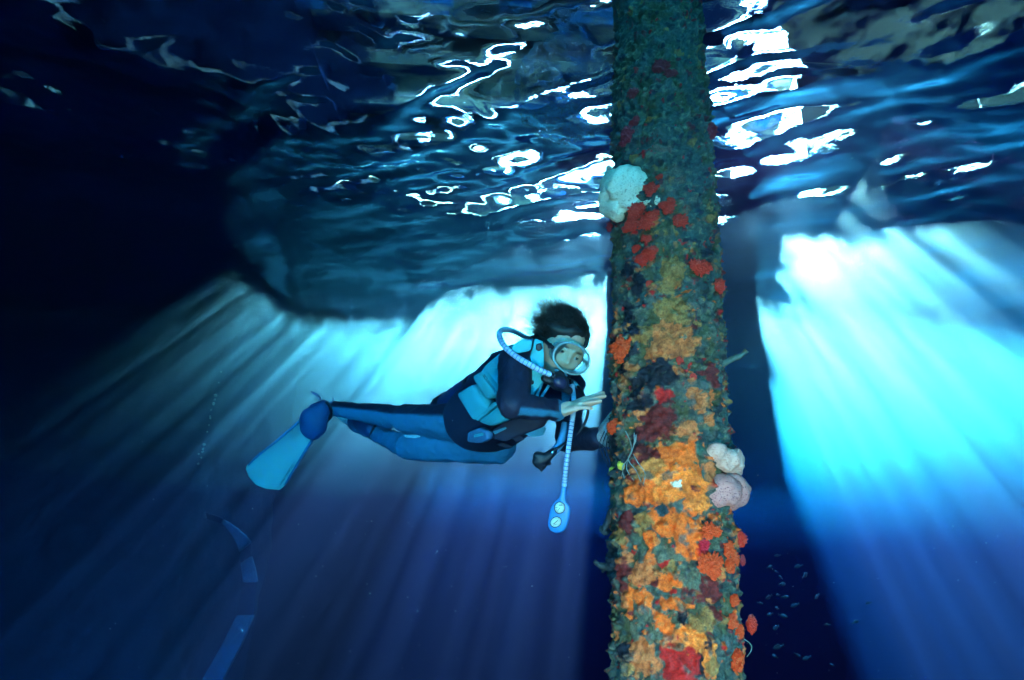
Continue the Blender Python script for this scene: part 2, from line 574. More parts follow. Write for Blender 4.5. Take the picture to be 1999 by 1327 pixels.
C_O, C_A, C_P, C_T = (.76, .115, .010), (.80, .165, .020), (.48, .115, .030), (.26, .115, .030)
C_K, C_M, C_R, C_G = (.006, .007, .012), (.12, .010, .008), (.42, .010, .007), (.095, .095, .060)
PATCH = [  # pixel x, y, half-width, half-height, colour, height in mm
    (1325, 900, 45, 26, C_O, 8), (1278, 922, 24, 36, (.50, .15, .03), 9), (1251, 961, 36, 24, C_O, 7), (1338, 947, 42, 28, C_A, 9),
    (1298, 966, 24, 14, C_A, 8), (1359, 980, 22, 20, C_A, 7), (1291, 1013, 26, 22, C_O, 8), (1300, 1036, 17, 13, C_O, 8),
    (1338, 1040, 22, 36, C_O, 8), (1354, 1078, 11, 12, C_O, 6), (1261, 1047, 12, 12, C_O, 8), (1271, 1082, 12, 22, C_O, 7),
    (1256, 1120, 30, 24, C_P, 6), (1241, 1173, 24, 19, C_O, 6), (1307, 1138, 17, 14, C_O, 7), (1320, 1180, 32, 12, C_O, 7),
    (1291, 1217, 19, 24, C_O, 8), (1320, 1255, 38, 16, C_P, 6), (1352, 1245, 24, 16, C_A, 7), (1253, 1284, 32, 36, C_P, 6),
    (1374, 1277, 22, 26, C_A, 7), (1376, 1217, 24, 22, C_T, 12), (1359, 1146, 10, 22, C_T, 6), (1312, 1116, 14, 14, C_T, 7),
    (1366, 1036, 11, 15, C_O, 7), (1383, 927, 9, 20, C_P, 7), (1235, 925, 14, 18, C_P, 6), (1222, 1165, 8, 20, C_P, 5),
    (1258, 1018, 16, 12, C_T, 7), (1210, 1050, 10, 16, C_T, 5), (1228, 1300, 14, 20, C_T, 6), (1300, 880, 22, 10, C_O, 6), (1345, 868, 22, 12, C_O, 6),
    (1390, 1300, 12, 20, C_T, 6), (1410, 980, 8, 12, C_P, 5), (1395, 1015, 9, 14, C_O, 5),
    (1315, 668, 44, 32, C_P, 5), (1283, 695, 30, 20, C_P, 6), (1233, 721, 13, 14, C_P, 5), (1315, 605, 34, 28, C_T, 5),
    (1312, 528, 22, 32, C_T, 5), (1345, 626, 20, 12, C_T, 4), (1300, 560, 26, 16, C_T, 4), (1362, 781, 22, 20, C_P, 5), (1384, 817, 11, 11, C_P, 6),
    (1325, 726, 17, 11, C_P, 6), (1259, 778, 9, 9, C_P, 6), (1256, 807, 16, 11, C_P, 6), (1219, 745, 8, 15, C_P, 5),
    (1349, 686, 13, 10, C_P, 5), (1352, 738, 9, 8, C_P, 6), (1340, 840, 26, 16, C_P, 5), (1300, 640, 30, 12, C_P, 4), (1255, 650, 18, 16, C_T, 4),
    (1285, 770, 8, 8, C_P, 6), (1275, 430, 18, 10, C_P, 4), (1295, 455, 22, 12, C_T, 3), (1320, 340, 16, 20, (.12, .09, .06), 4), (1300, 290, 18, 10, (.13, .07, .05), 4),
    (1227, 523, 15, 18, C_K, 7), (1246, 552, 12, 24, C_K, 7), (1228, 610, 11, 20, C_K, 6), (1239, 638, 9, 8, C_K, 6), (1248, 650, 6, 8, C_K, 5),
    (1286, 716, 22, 16, C_K, 8), (1262, 752, 34, 30, C_K, 8), (1252, 785, 26, 16, C_K, 7), (1309, 741, 20, 11, C_K, 8), (1249, 858, 13, 26, C_K, 6), (1218, 725, 10, 12, C_K, 5),
    (1382, 503, 8, 20, C_K, 7), (1372, 560, 16, 12, (.02, .035, .03), 6), (1195, 860, 12, 40, C_K, 4), (1205, 900, 18, 22, (.012, .02, .025), 4), (1337, 1208, 14, 19, C_K, 9),
    (1226, 1277, 15, 19, C_K, 8), (1362, 1298, 15, 24, C_K, 8), (1379, 1254, 11, 11, C_K, 7), (1291, 994, 12, 10, (.02, .045, .05), 4), (1195, 1100, 16, 40, (.008, .016, .02), 4),
    (1292, 809, 26, 30, C_M, 6), (1276, 836, 36, 26, C_M, 6), (1298, 770, 17, 15, C_R, 8), (1390, 735, 8, 18, C_M, 7), (1349, 638, 8, 12, C_M, 5),
    (1222, 1120, 10, 32, C_M, 7), (1298, 1096, 11, 17, C_R, 6), (1285, 1140, 8, 11, C_M, 6), (1379, 1150, 30, 26, C_M, 5), (1241, 930, 13, 9, C_M, 6),
    (1227, 1028, 14, 13, C_M, 6), (1241, 1197, 9, 9, C_M, 6), (1261, 885, 30, 15, C_M, 5), (1352, 957, 9, 9, C_M, 7), (1339, 1157, 13, 8, C_M, 5),
    (1328, 1298, 34, 38, C_R, 7), (1369, 1079, 11, 18, C_R, 8), (1396, 1200, 14, 10, C_M, 5), (1230, 1010, 14, 10, C_M, 5),
    (1295, 1082, 22, 16, C_G, 3), (1338, 1128, 24, 18, C_G, 3), (1258, 1200, 20, 16, C_G, 3), (1315, 944, 11, 7, (.6, .62, .5), 5), (1390, 1110, 10, 12, C_G, 4),
    (1366, 880, 16, 20, (.04, .09, .06), 5), (1325, 1090, 10, 12, C_G, 3), (1275, 1240, 14, 12, C_G, 3), (1240, 1230, 12, 14, C_G, 2),
]
V_DEEP = (FLOOR_Z - .5 - AX_A.z) / ax.z if ax.z else 12
h_top = (HD - .004 - AX_A.z) / ax.z
h0 = cyl_hit(1290, -40)[1]; h1 = cyl_hit(1318, 1400)[1]
hs = np.concatenate([np.linspace(h_top, h0, 90)[:-1], np.arange(h0, h1, .0032), np.linspace(h1, V_DEEP, 120)[1:]])
an = np.concatenate([np.linspace(-math.pi / 2 * 1.08, math.pi / 2 * 1.08, 190), np.linspace(math.pi / 2 * 1.08, 2 * math.pi - math.pi / 2 * 1.08, 60)[1:-1]])
AN, HH = np.meshgrid(an, hs)
nh, na = AN.shape
ca, sa = np.cos(AN).ravel(), np.sin(AN).ravel()
vA, sA, xA, oA = (np.array(t) for t in (view, side, ax, AX_A))
NRM = ca[:, None] * vA + sa[:, None] * sA
Q = oA + xA * HH.ravel()[:, None] + NRM * PR
ARC = ((AN + math.pi) % (2 * math.pi) - math.pi).ravel() * PR; HQ = HH.ravel()
n1 = fbm(Q * 9, 1, 4); n2 = fbm(Q * 26, 21, 4); n3 = fbm(Q * 70, 31, 3); n4 = fbm(Q * 17, 51, 4); n5 = fbm(Q * 120, 71, 2)
n6 = fbm(Q * 42, 91, 3)
disp = (n1 - .5) * .035 + (n2 - .5) * .036 + (n3 - .5) * .024 + (n5 - .5) * .007 + np.maximum(n6 - .58, 0) * .06
disp -= .013 * np.clip((cyl_hit(1300, 640)[1] - HQ) / 1.1, 0, 1)      # thinner growth towards the surface
col = np.zeros((len(Q), 3))
teal, olive, slate, sand = (np.array(t) for t in ((.036, .058, .046), (.060, .056, .020), (.064, .070, .056), (.15, .13, .08)))
w = np.clip((n4 - .42) * 6, 0, 1)[:, None]; col = teal * (1 - w) + olive * w
w = np.clip((n2 - .54) * 9, 0, 1)[:, None]; col = col * (1 - w) + slate * w
w = np.clip((n3 - .60) * 9, 0, 1)[:, None] * .8; col = col * (1 - w) + sand * w
w = np.clip((.40 - n6) * 9, 0, 1)[:, None] * .85; col = col * (1 - w) + np.array((.015, .022, .022)) * w
# small free patches everywhere: rust, peach, dark red
for s_, sc_, th_, c_ in ((201, 30, .68, C_P), (211, 44, .70, C_M), (221, 24, .71, C_T), (231, 60, .71, C_O), (241, 36, .69, (.02, .02, .025)), (251, 75, .74, C_G), (261, 52, .73, C_R)):
    t = fbm(Q * sc_, s_, 3)
    w = np.clip((t - th_) * 30, 0, 1)[:, None]
    if c_ in (C_P, C_O):      # fewer near the surface
        w = w * np.clip((HQ - cyl_hit(1300, 330)[1]) / .5, 0, 1)[:, None]
    col = col * (1 - w) + np.array(c_) * w
    disp += w[:, 0] * .004
warp1 = (fbm(Q * 34, 301, 3) - .5); warp2 = (fbm(Q * 34, 317, 3) - .5); warp3 = fbm(Q * 85, 331, 3) - .5
for (x, y, rx, ry, c_, mm) in PATCH:
    a0, hh0, dd, cs = cyl_hit(x, y)
    if c_ in (C_O, C_A): rx, ry = rx * 1.15, ry * 1.15
    ra = rx * dd / FP / cs; rh = ry * dd / FP / .93
    near_ = np.where((np.abs(ARC - a0 * PR) < ra * 2.2) & (np.abs(HQ - hh0) < rh * 2.2))[0]
    e = np.sqrt(((ARC[near_] - a0 * PR + warp1[near_] * .045) / ra) ** 2 + ((HQ[near_] - hh0 + warp2[near_] * .045) / rh) ** 2) + warp3[near_] * .9
    w = np.clip((1.02 - e) * 9, 0, 1)
    w = w * np.clip((.72 - n6[near_]) * 14, .15, 1) * np.clip((.76 - n2[near_]) * 14, .15, 1)
    tone = (1 + (n6[near_] - .5) * 1.1 + (n3[near_] - .5) * .8)[:, None]
    col[near_] = col[near_] * (1 - w[:, None]) + np.array(c_) * tone * w[:, None]
    disp[near_] += np.clip((1.05 - e) * 3, 0, 1) * mm * .001
V = Q + NRM * disp[:, None]
idx = np.arange(nh * na).reshape(nh, na)
rt = np.roll(idx, -1, axis=1)
Fa = np.stack([idx[:-1], rt[:-1], rt[1:], idx[1:]], -1).reshape(-1, 4)[:, ::-1]
piling = mesh_obj('dock_piling', V, Fa, colmat('encrusted_piling', .75, .70, 190, .9, .005), col=np.clip(col, 0, 1))
tag(piling, 'tall round dock piling crusted with orange sponge and coral', 'piling')
DISP = disp.reshape(nh, na)


def on_piling(x, y):
    """Surface point and outward normal of the encrusted piling under a photograph pixel."""
    a0, hh0, dd, cs = cyl_hit(x, y)
    i = int(np.argmin(np.abs(hs - hh0))); j = int(np.argmin(np.abs(((an - a0 + math.pi) % (2 * math.pi)) - math.pi)))
    nn = (view * math.cos(a0) + side * math.sin(a0)).normalized()
    return AX_A + ax * hh0 + nn * (PR + float(DISP[i, j])), nn, dd


# --- soft corals: cushions of stubby polyps
def coral_mesh(seed, n_f):
    """An uneven tuft: a few cushions of different size, each crowded with stubby knobs."""
    rs = np.random.RandomState(seed)
    mb = Mesh()
    hubs = [(Vector((0, 0, 0)), rs.uniform(.62, .78))]
    for k in range(rs.randint(2, 4)):
        a = rs.uniform(0, 6.28); d = rs.uniform(.30, .58)
        hubs.append((Vector((d * math.cos(a), d * math.sin(a), rs.uniform(-.05, .15))), rs.uniform(.38, .58)))
    for c, R in hubs:
        mb.add(ellipsoid(c, (Vector((.62 * R, 0, 0)), Vector((0, .62 * R, 0)), Vector((0, 0, .6 * R))), 12, 8))
        m = int(n_f * R * R)
        for i in range(m):
            z = 1 - (i + .5) / m * 1.05
            ph = i * 2.39996 + rs.uniform(-.5, .5)
            s = math.sqrt(max(0, 1 - z * z))
            dr = (Vector((s * math.cos(ph), s * math.sin(ph), z + .02)) + Vector(rs.normal(0, .25, 3))).normalized()
            if dr.z < -.05: dr.z = .05
            l = R * rs.uniform(.80, 1.12); bend = Vector(rs.normal(0, .05, 3)); r0 = rs.uniform(.055, .085)
            mb.add(tube([c + dr * .25 * R, c + dr * l * .6 + bend * .5, c + dr * l * .85 + bend, c + dr * l * .96 + bend, c + dr * l + bend],
                        [r0 * .7, r0 * .75, r0 * 1.15, r0 * 1.05, r0 * .4], 6))
            if rs.rand() < .5:
                d2 = (dr + Vector(rs.normal(0, .6, 3))).normalized(); q_ = c + dr * l * .6
                mb.add(tube([q_, q_ + d2 * .14, q_ + d2 * .22, q_ + d2 * .26], [r0 * .6, r0 * .95, r0 * .9, r0 * .35], 5))
    o = mb.obj('soft_coral', None)
    me = o.data
    bpy.data.objects.remove(o)
    return me


def coral_mat(name, c):
    return pmat(name, c, .55, .60, 7.0, .4, .35, dist=.03)


cm_red = coral_mat('red_coral', (.68, .035, .016)); cm_or = coral_mat('orange_red_coral', (.85, .060, .008)); cm_dark = coral_mat('dull_red_coral', (.36, .025, .03))
cm_yel = coral_mat('yellow_sponge', (.55, .40, .04)); cm_crim = coral_mat('crimson_coral', (.50, .01, .03))
BASE = [coral_mesh(s, k) for s, k in ((1, 120), (2, 150), (3, 100), (4, 130), (5, 140), (6, 110), (7, 130))]
MESHES = {}


def coral_data(i, mat):
    k = (i % 7, mat.name)
    if k not in MESHES:
        me = BASE[i % 7].copy(); me.materials.clear(); me.materials.append(mat); MESHES[k] = me
    return MESHES[k]


GRP = 'soft corals growing on the piling'
CORAL = [
    (1226, 265, 17, cm_dark, 'dull red soft coral tuft on the shaded left edge above the white sponge'),
    (1241, 240, 10, cm_dark, 'small dull red coral just above the tuft over the white sponge'),
    (1236, 182, 12, cm_dark, 'dark red coral left of the piling centre near the water surface'),
    (1292, 132, 14, cm_dark, 'dark red coral highest on the piling close under the surface'),
    (1307, 146, 10, cm_dark, 'small dark coral touching the highest coral on the piling'),
    (1384, 256, 14, cm_dark, 'dull purple red coral on the right edge beside the bright glare'),
    (1273, 367, 14, cm_red, 'red coral against the right side of the white sponge'),
    (1288, 344, 6, cm_red, 'tiny red coral bud above the coral beside the white sponge'),
    (1305, 403, 15, cm_red, 'bright red coral right of the stubby arm of the white sponge'),
    (1329, 431, 15, cm_red, 'red coral lowest right of the group under the white sponge'),
    (1247, 414, 17, cm_red, 'red coral tucked directly below the white sponge'),
    (1268, 430, 17, cm_red, 'plump red coral in the middle of the group below the white sponge'),
    (1234, 442, 14, cm_red, 'red coral lowest left of the group below the white sponge'),
    (1193, 441, 10, cm_dark, 'dull coral on the left edge under the white sponge'),
    (1264, 467, 9, cm_red, 'small lone red coral below the group under the white sponge'),
    (1270, 494, 12, cm_red, 'upper right of three red corals above the black sponge patch'),
    (1256, 509, 13, cm_red, 'lowest of three red corals beside the black sponge patch'),
    (1244, 485, 8, cm_red, 'smallest and uppermost left of three red corals above the black patch'),
    (1363, 524, 17, cm_red, 'star shaped red coral alone on the right half of the upper piling'),
    (1400, 560, 14, cm_red, 'red coral on the right edge of the piling above the twig'),
    (1222, 676, 26, cm_or, 'largest round orange red coral level with the dive mask'),
    (1206, 832, 17, cm_or, 'round orange red coral on the left edge above the gripping hand'),
    (1325, 704, 6, cm_red, 'tiny red bud at the centre below the large orange red coral'),
    (1352, 736, 7, cm_red, 'tiny red bud right of centre among peach sponge'),
    (1268, 466 + 88, 6, cm_red, 'tiny red bud just right of the black sponge patch'),
    (1384, 1034, 18, cm_or, 'wide orange red coral just below the pink honeycomb sponge'),
    (1441, 1050, 15, cm_red, 'red coral jutting from the right edge below the pink sponges'),
    (1416, 1066, 14, cm_or, 'orange coral in the middle of the lower right cluster'),
    (1428, 1086, 14, cm_or, 'orange coral at the right of the lower right cluster'),
    (1383, 1099, 19, cm_or, 'thick orange coral at the lower left of the right hand cluster'),
    (1420, 1106, 14, cm_or, 'orange coral with yellowish tips lowest in the right hand cluster'),
    (1371, 1062, 13, cm_crim, 'crimson coral at the left of the right hand cluster'),
    (1446, 1092, 9, cm_dark, 'dark red coral half hidden at the edge behind the right hand cluster'),
    (1429, 1172, 11, cm_or, 'small orange coral on the right edge above the lowest pair'),
    (1423, 1212, 16, cm_or, 'left one of two orange corals side by side near the bottom right'),
    (1438, 1230, 12, cm_or, 'small orange coral squeezed below the pair near the bottom right'),
    (1461, 1218, 17, cm_red, 'outermost red coral sticking out into the dark near the bottom right'),
    (1433, 1290, 19, cm_or, 'lowest orange red coral at the bottom edge of the piling'),
]
for i, (x, y, r, mt, lab) in enumerate(CORAL):
    p, nn, dd = on_piling(x, y)
    o = bpy.data.objects.new('soft_coral', coral_data(i, mt)); link(o)
    s = r * 1.42 * dd / FP
    # corals past the silhouette stand out from the edge
    xx, yy, _ = project(np.array([tuple(p)])); out_ = max(0, math.hypot(xx[0] - x, yy[0] - y) - 2) * dd / FP
    o.location = p + nn * s * .12 + (P(x, y, dd) - P(float(xx[0]), float(yy[0]), dd)) * (1 if out_ > 0 else 0)
    o.rotation_euler = (nn.to_track_quat('Z', 'Y') @ Euler((0, 0, random.uniform(0, 6.28))).to_quaternion()).to_euler()
    o.scale = (s * random.uniform(.9, 1.2), s * random.uniform(.9, 1.2), s * random.uniform(.8, 1.05))
    tag(o, lab, 'coral', GRP)
for i, (x, y, r, lab) in enumerate([(1197, 920, 9, 'round yellow sponge knob on the left edge below the gripping hand'),
                                    (1216, 908, 9, 'yellow sponge knob right of the other yellow knob')]):
    p, nn, dd = on_piling(x, y)
    o = mesh_obj('yellow_sponge', *lump((0, 0, 0), r * dd / FP, 40 + i), cm_yel)
    o.location = p; tag(o, lab, 'sponge', 'yellow sponge knobs')


# --- big sponges
def sponge_mat(name, c, dark, scale):
    m, n, L = new_mat(name)
    out = n.new('ShaderNodeOutputMaterial'); b = n.new('ShaderNodeBsdfPrincipled')
    tc = n.new('ShaderNodeTexCoord'); vo = n.new('ShaderNodeTexVoronoi'); vo.inputs['Scale'].default_value = scale
    no = n.new('ShaderNodeTexNoise'); no.inputs['Scale'].default_value = 25
    L.new(tc.outputs['Object'], no.inputs['Vector'])
    wv = n.new('ShaderNodeVectorMath'); wv.operation = 'MULTIPLY_ADD'; wv.inputs[1].default_value = (.03, .03, .03)
    L.new(no.outputs['Color'], wv.inputs[0]); L.new(tc.outputs['Object'], wv.inputs[2]); L.new(wv.outputs[0], vo.inputs['Vector'])
    mr = n.new('ShaderNodeMapRange'); mr.inputs[1].default_value = .12; mr.inputs[2].default_value = .38
    L.new(vo.outputs['Distance'], mr.inputs[0])
    mx = n.new('ShaderNodeMix'); mx.data_type = 'RGBA'
    mx.inputs[6].default_value = dark + (1,); mx.inputs[7].default_value = c + (1,)
    L.new(mr.outputs[0], mx.inputs[0]); L.new(mx.outputs[2], b.inputs['Base Color'])
    bp = n.new('ShaderNodeBump'); bp.inputs['Strength'].default_value = .7; bp.inputs['Distance'].default_value = .004
    L.new(mr.outputs[0], bp.inputs['Height']); L.new(bp.outputs[0], b.inputs['Normal'])
    b.inputs['Roughness'].default_value = .7
    L.new(b.outputs[0], out.inputs['Surface'])
    return m


def remesh(mb, name, mat, vox, smooth=2, parent=None, amp=0, fs=20, seed=0):
    """Merges overlapping shapes into one continuous skin."""
    me = bpy.data.meshes.new('tmp'); me.from_pydata([tuple(v) for v in mb.v], [], mb.f)
    o = bpy.data.objects.new('tmp', me); sc.collection.objects.link(o)
    md = o.modifiers.new('r', 'REMESH'); md.mode = 'VOXEL'; md.voxel_size = vox
    if smooth:
        sm = o.modifiers.new('s', 'SMOOTH'); sm.iterations = smooth; sm.factor = .5
    dg = bpy.context.evaluated_depsgraph_get(); dg.update()
    ev = o.evaluated_get(dg).to_mesh()
    V = np.zeros(len(ev.vertices) * 3); ev.vertices.foreach_get('co', V); V = V.reshape(-1, 3)
    Nn = np.zeros(len(ev.vertices) * 3); ev.vertices.foreach_get('normal', Nn); Nn = Nn.reshape(-1, 3)
    Fs = [tuple(p.vertices) for p in ev.polygons]
    o.evaluated_get(dg).to_mesh_clear()
    bpy.data.objects.remove(o); bpy.data.meshes.remove(me)
    if amp: V = V + Nn * ((fbm(V * fs, seed, 3) - .5) * amp)[:, None]
    if name is None: return V, Fs
    return mesh_obj(name, V, Fs, mat, parent)


def blob(x, y, d, rx, ry, rd, tilt=0):
    s = d / FP
    R_ = CR.copy()
    c, sn = math.cos(tilt), math.sin(tilt)
    ex = R_ @ Vector((c, -sn, 0)); ey = R_ @ Vector((sn, c, 0)); ez = R_ @ Vector((0, 0, 1))
    return ellipsoid(P(x, y, d), (ex * rx * s, ey * ry * s, ez * rd * s), 20, 14)


dW = cyl_hit(1225, 375)[2]
mb = Mesh()
for a in ((1222, 360, dW - .01, 42, 38, 30), (1232, 388, dW - .01, 28, 30, 24), (1206, 405, dW + .02, 27, 27, 24), (1196, 375, dW + .05, 24, 42, 24), (1183, 390, dW + .04, 14, 34, 16), (1192, 352, dW + .05, 16, 20, 16),
          (1256, 396, dW - .045, 17, 8, 9), (1272, 394, dW - .055, 16, 9, 9), (1282, 391, dW - .058, 8, 9, 8)):
    mb.add(blob(*a))
o = remesh(mb, 'white_sponge', sponge_mat('white_sponge', (.62, .54, .38), (.20, .19, .13), 150), .004, 1, amp=.030, fs=26, seed=4)
tag(o, 'large pale white pitted sponge bulging from the upper left of the piling', 'sponge')
dK = cyl_hit(1400, 900)[2]
mb = Mesh()
for a in ((1412, 895, dK + .01, 32, 22, 24, .35), (1398, 885, dK - .01, 18, 18, 18), (1430, 905, dK + .04, 22, 24, 20)):
    mb.add(blob(*a))
o = remesh(mb, 'pink_sponge', sponge_mat('pale_pink_sponge', (.54, .28, .20), (.30, .10, .09), 190), .004, 1, amp=.034, fs=28, seed=8)
tag(o, 'pale pink and cream sponge stacked above the darker honeycomb sponge', 'sponge', 'pink sponges on the right edge')
mb = Mesh()
for a in ((1412, 958, dK - .01, 36, 30, 26), (1432, 958, dK + .02, 33, 36, 26), (1400, 968, dK - .02, 22, 22, 20)):
    mb.add(blob(*a))
o = remesh(mb, 'pink_sponge', sponge_mat('pink_sponge', (.46, .16, .13), (.14, .035, .045), 200), .004, 1, amp=.026, fs=24, seed=9)
tag(o, 'dusky pink honeycomb sponge bulging from the right edge below the pale one', 'sponge', 'pink sponges on the right edge')

# --- twigs and weed
weed = pmat('dark_weed', (.012, .02, .022), .8, .4, 40, .5)
twigm = pmat('grey_twig', (.09, .11, .085), .85, .5, 60, .9, dist=.006)


def twig(name, pts, rad, mat, label, cat, group=None, n=8):
    sp = spline(pts, n)
    rr = [rad[0] + (rad[1] - rad[0]) * i / (len(sp) - 1) for i in range(len(sp))]
    rr = [r * random.uniform(.8, 1.2) for r in rr]
    base = Vector(pts[0])
    o = mesh_obj(name, [p - base for p in tube(sp, rr, 8)[0]], tube(sp, rr, 8)[1], mat)
    o.location = base
    return tag(o, label, cat, group)


d1 = cyl_hit(1408, 708)[2]
twig('twig', [P(1400, 714, d1 + .02), P(1415, 708, d1 + .03), P(1432, 699, d1 + .04), P(1446, 694, d1 + .05), P(1457, 684, d1 + .05)],
     (.0095, .007), twigm, 'stubby grey twig sticking out of the right side of the piling', 'twig')
d2 = cyl_hit(1190, 1010)[2]
twig('seaweed', [P(1204, 960, d2), P(1194, 995, d2 + .01), P(1184, 1025, d2 + .02), P(1176, 1033, d2 + .02), P(1188, 1040, d2 + .02)],
     (.008, .011), weed, 'hooked dark weed hanging off the left edge beside the gauge', 'seaweed', 'dark weed on the piling')
twig('seaweed', [P(1204, 1118, d2 - .05), P(1190, 1108, d2 - .04), P(1172, 1104, d2 - .03), P(1160, 1095, d2 - .03)], (.014, .006), weed,
     'dark forked weed jutting left low on the piling', 'seaweed', 'dark weed on the piling')
twig('seaweed', [P(1196, 1108, d2 - .05), P(1184, 1106, d2 - .04), P(1176, 1116, d2 - .03)], (.010, .004), weed,
     'short dark weed prong under the forked weed', 'seaweed', 'dark weed on the piling')
d3 = cyl_hit(1195, 860)[2]
for k in range(4):
    o = (k - 1.5) * 6
    twig('hydroid', [P(1180 + k * 4, 842 + k * 3, d3 + .03), P(1170 + k * 7, 868, d3 + .02 - .01 * k), P(1178 + k * 6, 893, d3), P(1190 + k * 3, 915, d3 + .01)],
         (.0016, .0012), weed, 'thin dark strand looping from the gripping hand down the left edge', 'hydroid', 'thin strands beside the gripping hand')
for k in range(5):
    x0 = 1228 + k * 7
    pp, nn, dd = on_piling(x0, 842 + 4 * k)
    pts = []
    for t in range(5):
        p_, n_, _ = on_piling(x0 + 12 * math.sin(t * 1.1 + k), 842 + 4 * k + t * 22)
        pts.append(p_ + n_ * (.006 + .006 * math.sin(t * 2 + k)))
    twig('hydroid', pts, (.0014, .0010), pmat('pale_strand', (.16, .2, .2), .8, .3, 30, 0) if k == 0 else bpy.data.materials['pale_strand'],
         'fine grey strand draped across the dark patch left of centre', 'hydroid', 'fine strands on the piling face')
twig('hydroid', [P(1178, 940, d3 + .02), P(1176, 952, d3 + .02), P(1187, 972, d3 + .02)], (.0012, .001), weed, 'hair thin loop off the left edge above the hooked weed', 'hydroid')
twig('hydroid', [P(1448, 1244, d1 - .1), P(1464, 1256, d1 - .1), P(1467, 1268, d1 - .1), P(1458, 1282, d1 - .1)], (.0014, .001), bpy.data.materials['pale_strand'],
     'thin pale strand looping off the lower right edge', 'hydroid')

# ------------------------------------------------------------------ the diver
neo_blue, neo_dark, skin_c, cyan_c = (.03, .17, .29), (.014, .014, .034), (.72, .46, .33), (.08, .40, .62)
S_N, E_N, W_N = P(1008, 706, 2.06), P(999, 789, 1.86), P(1088, 801, 1.98)          # near arm
S_F, E_F, W_F = P(1112, 752, 2.36), P(1108, 858, 2.22), P(1168, 855, 1.98)          # far arm
H_N, K_N, A_N = P(946, 829, 2.55), P(788, 816, 2.78), P(650, 797, 3.02)             # near leg
H_F, K_F, A_F = P(968, 866, 2.64), P(797, 871, 2.78), P(724, 842, 3.10)             # far leg
HIPS, NECK = P(940, 826, 2.60), P(1068, 712, 2.24)
SKULL = P(1099, 687, 2.15)

tdir = (NECK - HIPS).normalized()
lat = (S_F - S_N); lat = (lat - tdir * lat.dot(tdir)).normalized()
fro = lat.cross(tdir).normalized()
if fro.dot(CR @ Vector((.6, -.8, .3))) < 0: fro = -fro


def torso_ring(t, a, b, n=28, off=0.0):
    c = HIPS + (NECK - HIPS) * t
    out = []
    for k in range(n):
        th = 2 * math.pi * k / n
        cs, sn = math.cos(th), math.sin(th)
        e = 1 / (abs(cs) ** 2.5 + abs(sn) ** 2.5) ** (1 / 2.5)
        out.append(c + lat * cs * e * (a + off) + fro * sn * e * (b + off))
    return out


TORSO = [(-.16, .11, .085), (-.05, .155, .105), (.08, .165, .112), (.25, .150, .105), (.45, .155, .112), (.65, .175, .120), (.82, .178, .115), (.93, .135, .09), (1.02, .075, .07)]
diver = empty('person', HIPS, 'scuba diver in a blue and black wetsuit drifting beside the encrusted piling', 'person')

mb = Mesh()
mb.add(loft([torso_ring(*t) for t in TORSO]))
for a, b, ra, rb in ((H_N, K_N, .101, .066), (K_N, A_N, .060, .040), (H_F, K_F, .097, .066), (K_F, A_F, .060, .040),
                     (S_N, E_N, .066, .050), (E_N, W_N, .050, .036), (S_F, E_F, .064, .050), (E_F, W_F, .050, .038)):
    mb.add(capsule(a, b, ra, rb))
mb.add(capsule(K_N.lerp(A_N, .18) - Vector((0, 0, .006)), K_N.lerp(A_N, .5), .058, .046))     # calf
mb.add(capsule(NECK, SKULL - (CR @ Vector((0.01, .05, 0))), .066, .058))
FT_N = P(604, 838, 3.0); FT_F = P(692, 826, 3.2)
mb.add(capsule(A_N, FT_N, .040, .042)); mb.add(capsule(A_F, FT_F, .040, .042))
BV, BF = remesh(mb, None, None, .006, 6)
# folds in the neoprene
_q = BV * 22
BV = BV + (np.stack([fbm(_q, 401 + k, 3) for k in range(3)], 1) - .5) * .018
px_, py_, pd_ = project(BV)
bc = np.tile(np.array(neo_blue), (len(BV), 1))


def seg_d(V, a, b):
    a, b = np.array(a), np.array(b)
    t = np.clip(((V - a) @ (b - a)) / ((b - a) @ (b - a)), 0, 1)
    return np.linalg.norm(V - (a + t[:, None] * (b - a)), axis=1), t


dl = np.stack([seg_d(BV, *s)[0] for s in ((S_N, E_N), (E_N, W_N), (S_F, E_F), (E_F, W_F), (H_N, K_N), (K_N, A_N), (H_F, K_F), (K_F, A_F), (HIPS + tdir * .12, NECK))], 1)
part = dl.argmin(1)
upper = np.isin(part, (0, 1, 2, 3, 8))
bc[upper] = neo_dark
# side seam panel on the near leg: the top side of the limb
Rr = np.array(CR @ Vector((0, 1, 0)))
for k, (a, b) in {4: (H_N, K_N), 5: (K_N, A_N)}.items():
    s = part == k
    a_, b_ = np.array(a), np.array(b)
    t = np.clip(((BV[s] - a_) @ (b_ - a_)) / ((b_ - a_) @ (b_ - a_)), 0, 1)
    r = BV[s] - (a_ + t[:, None] * (b_ - a_))
    up = (r @ Rr) / (np.linalg.norm(r, axis=1) + 1e-6)
    w = np.clip((up - .34) / .16, 0, 1)[:, None]; ii = np.where(s)[0]
    bc[ii] = bc[ii] * (1 - w) + np.array(neo_dark) * w
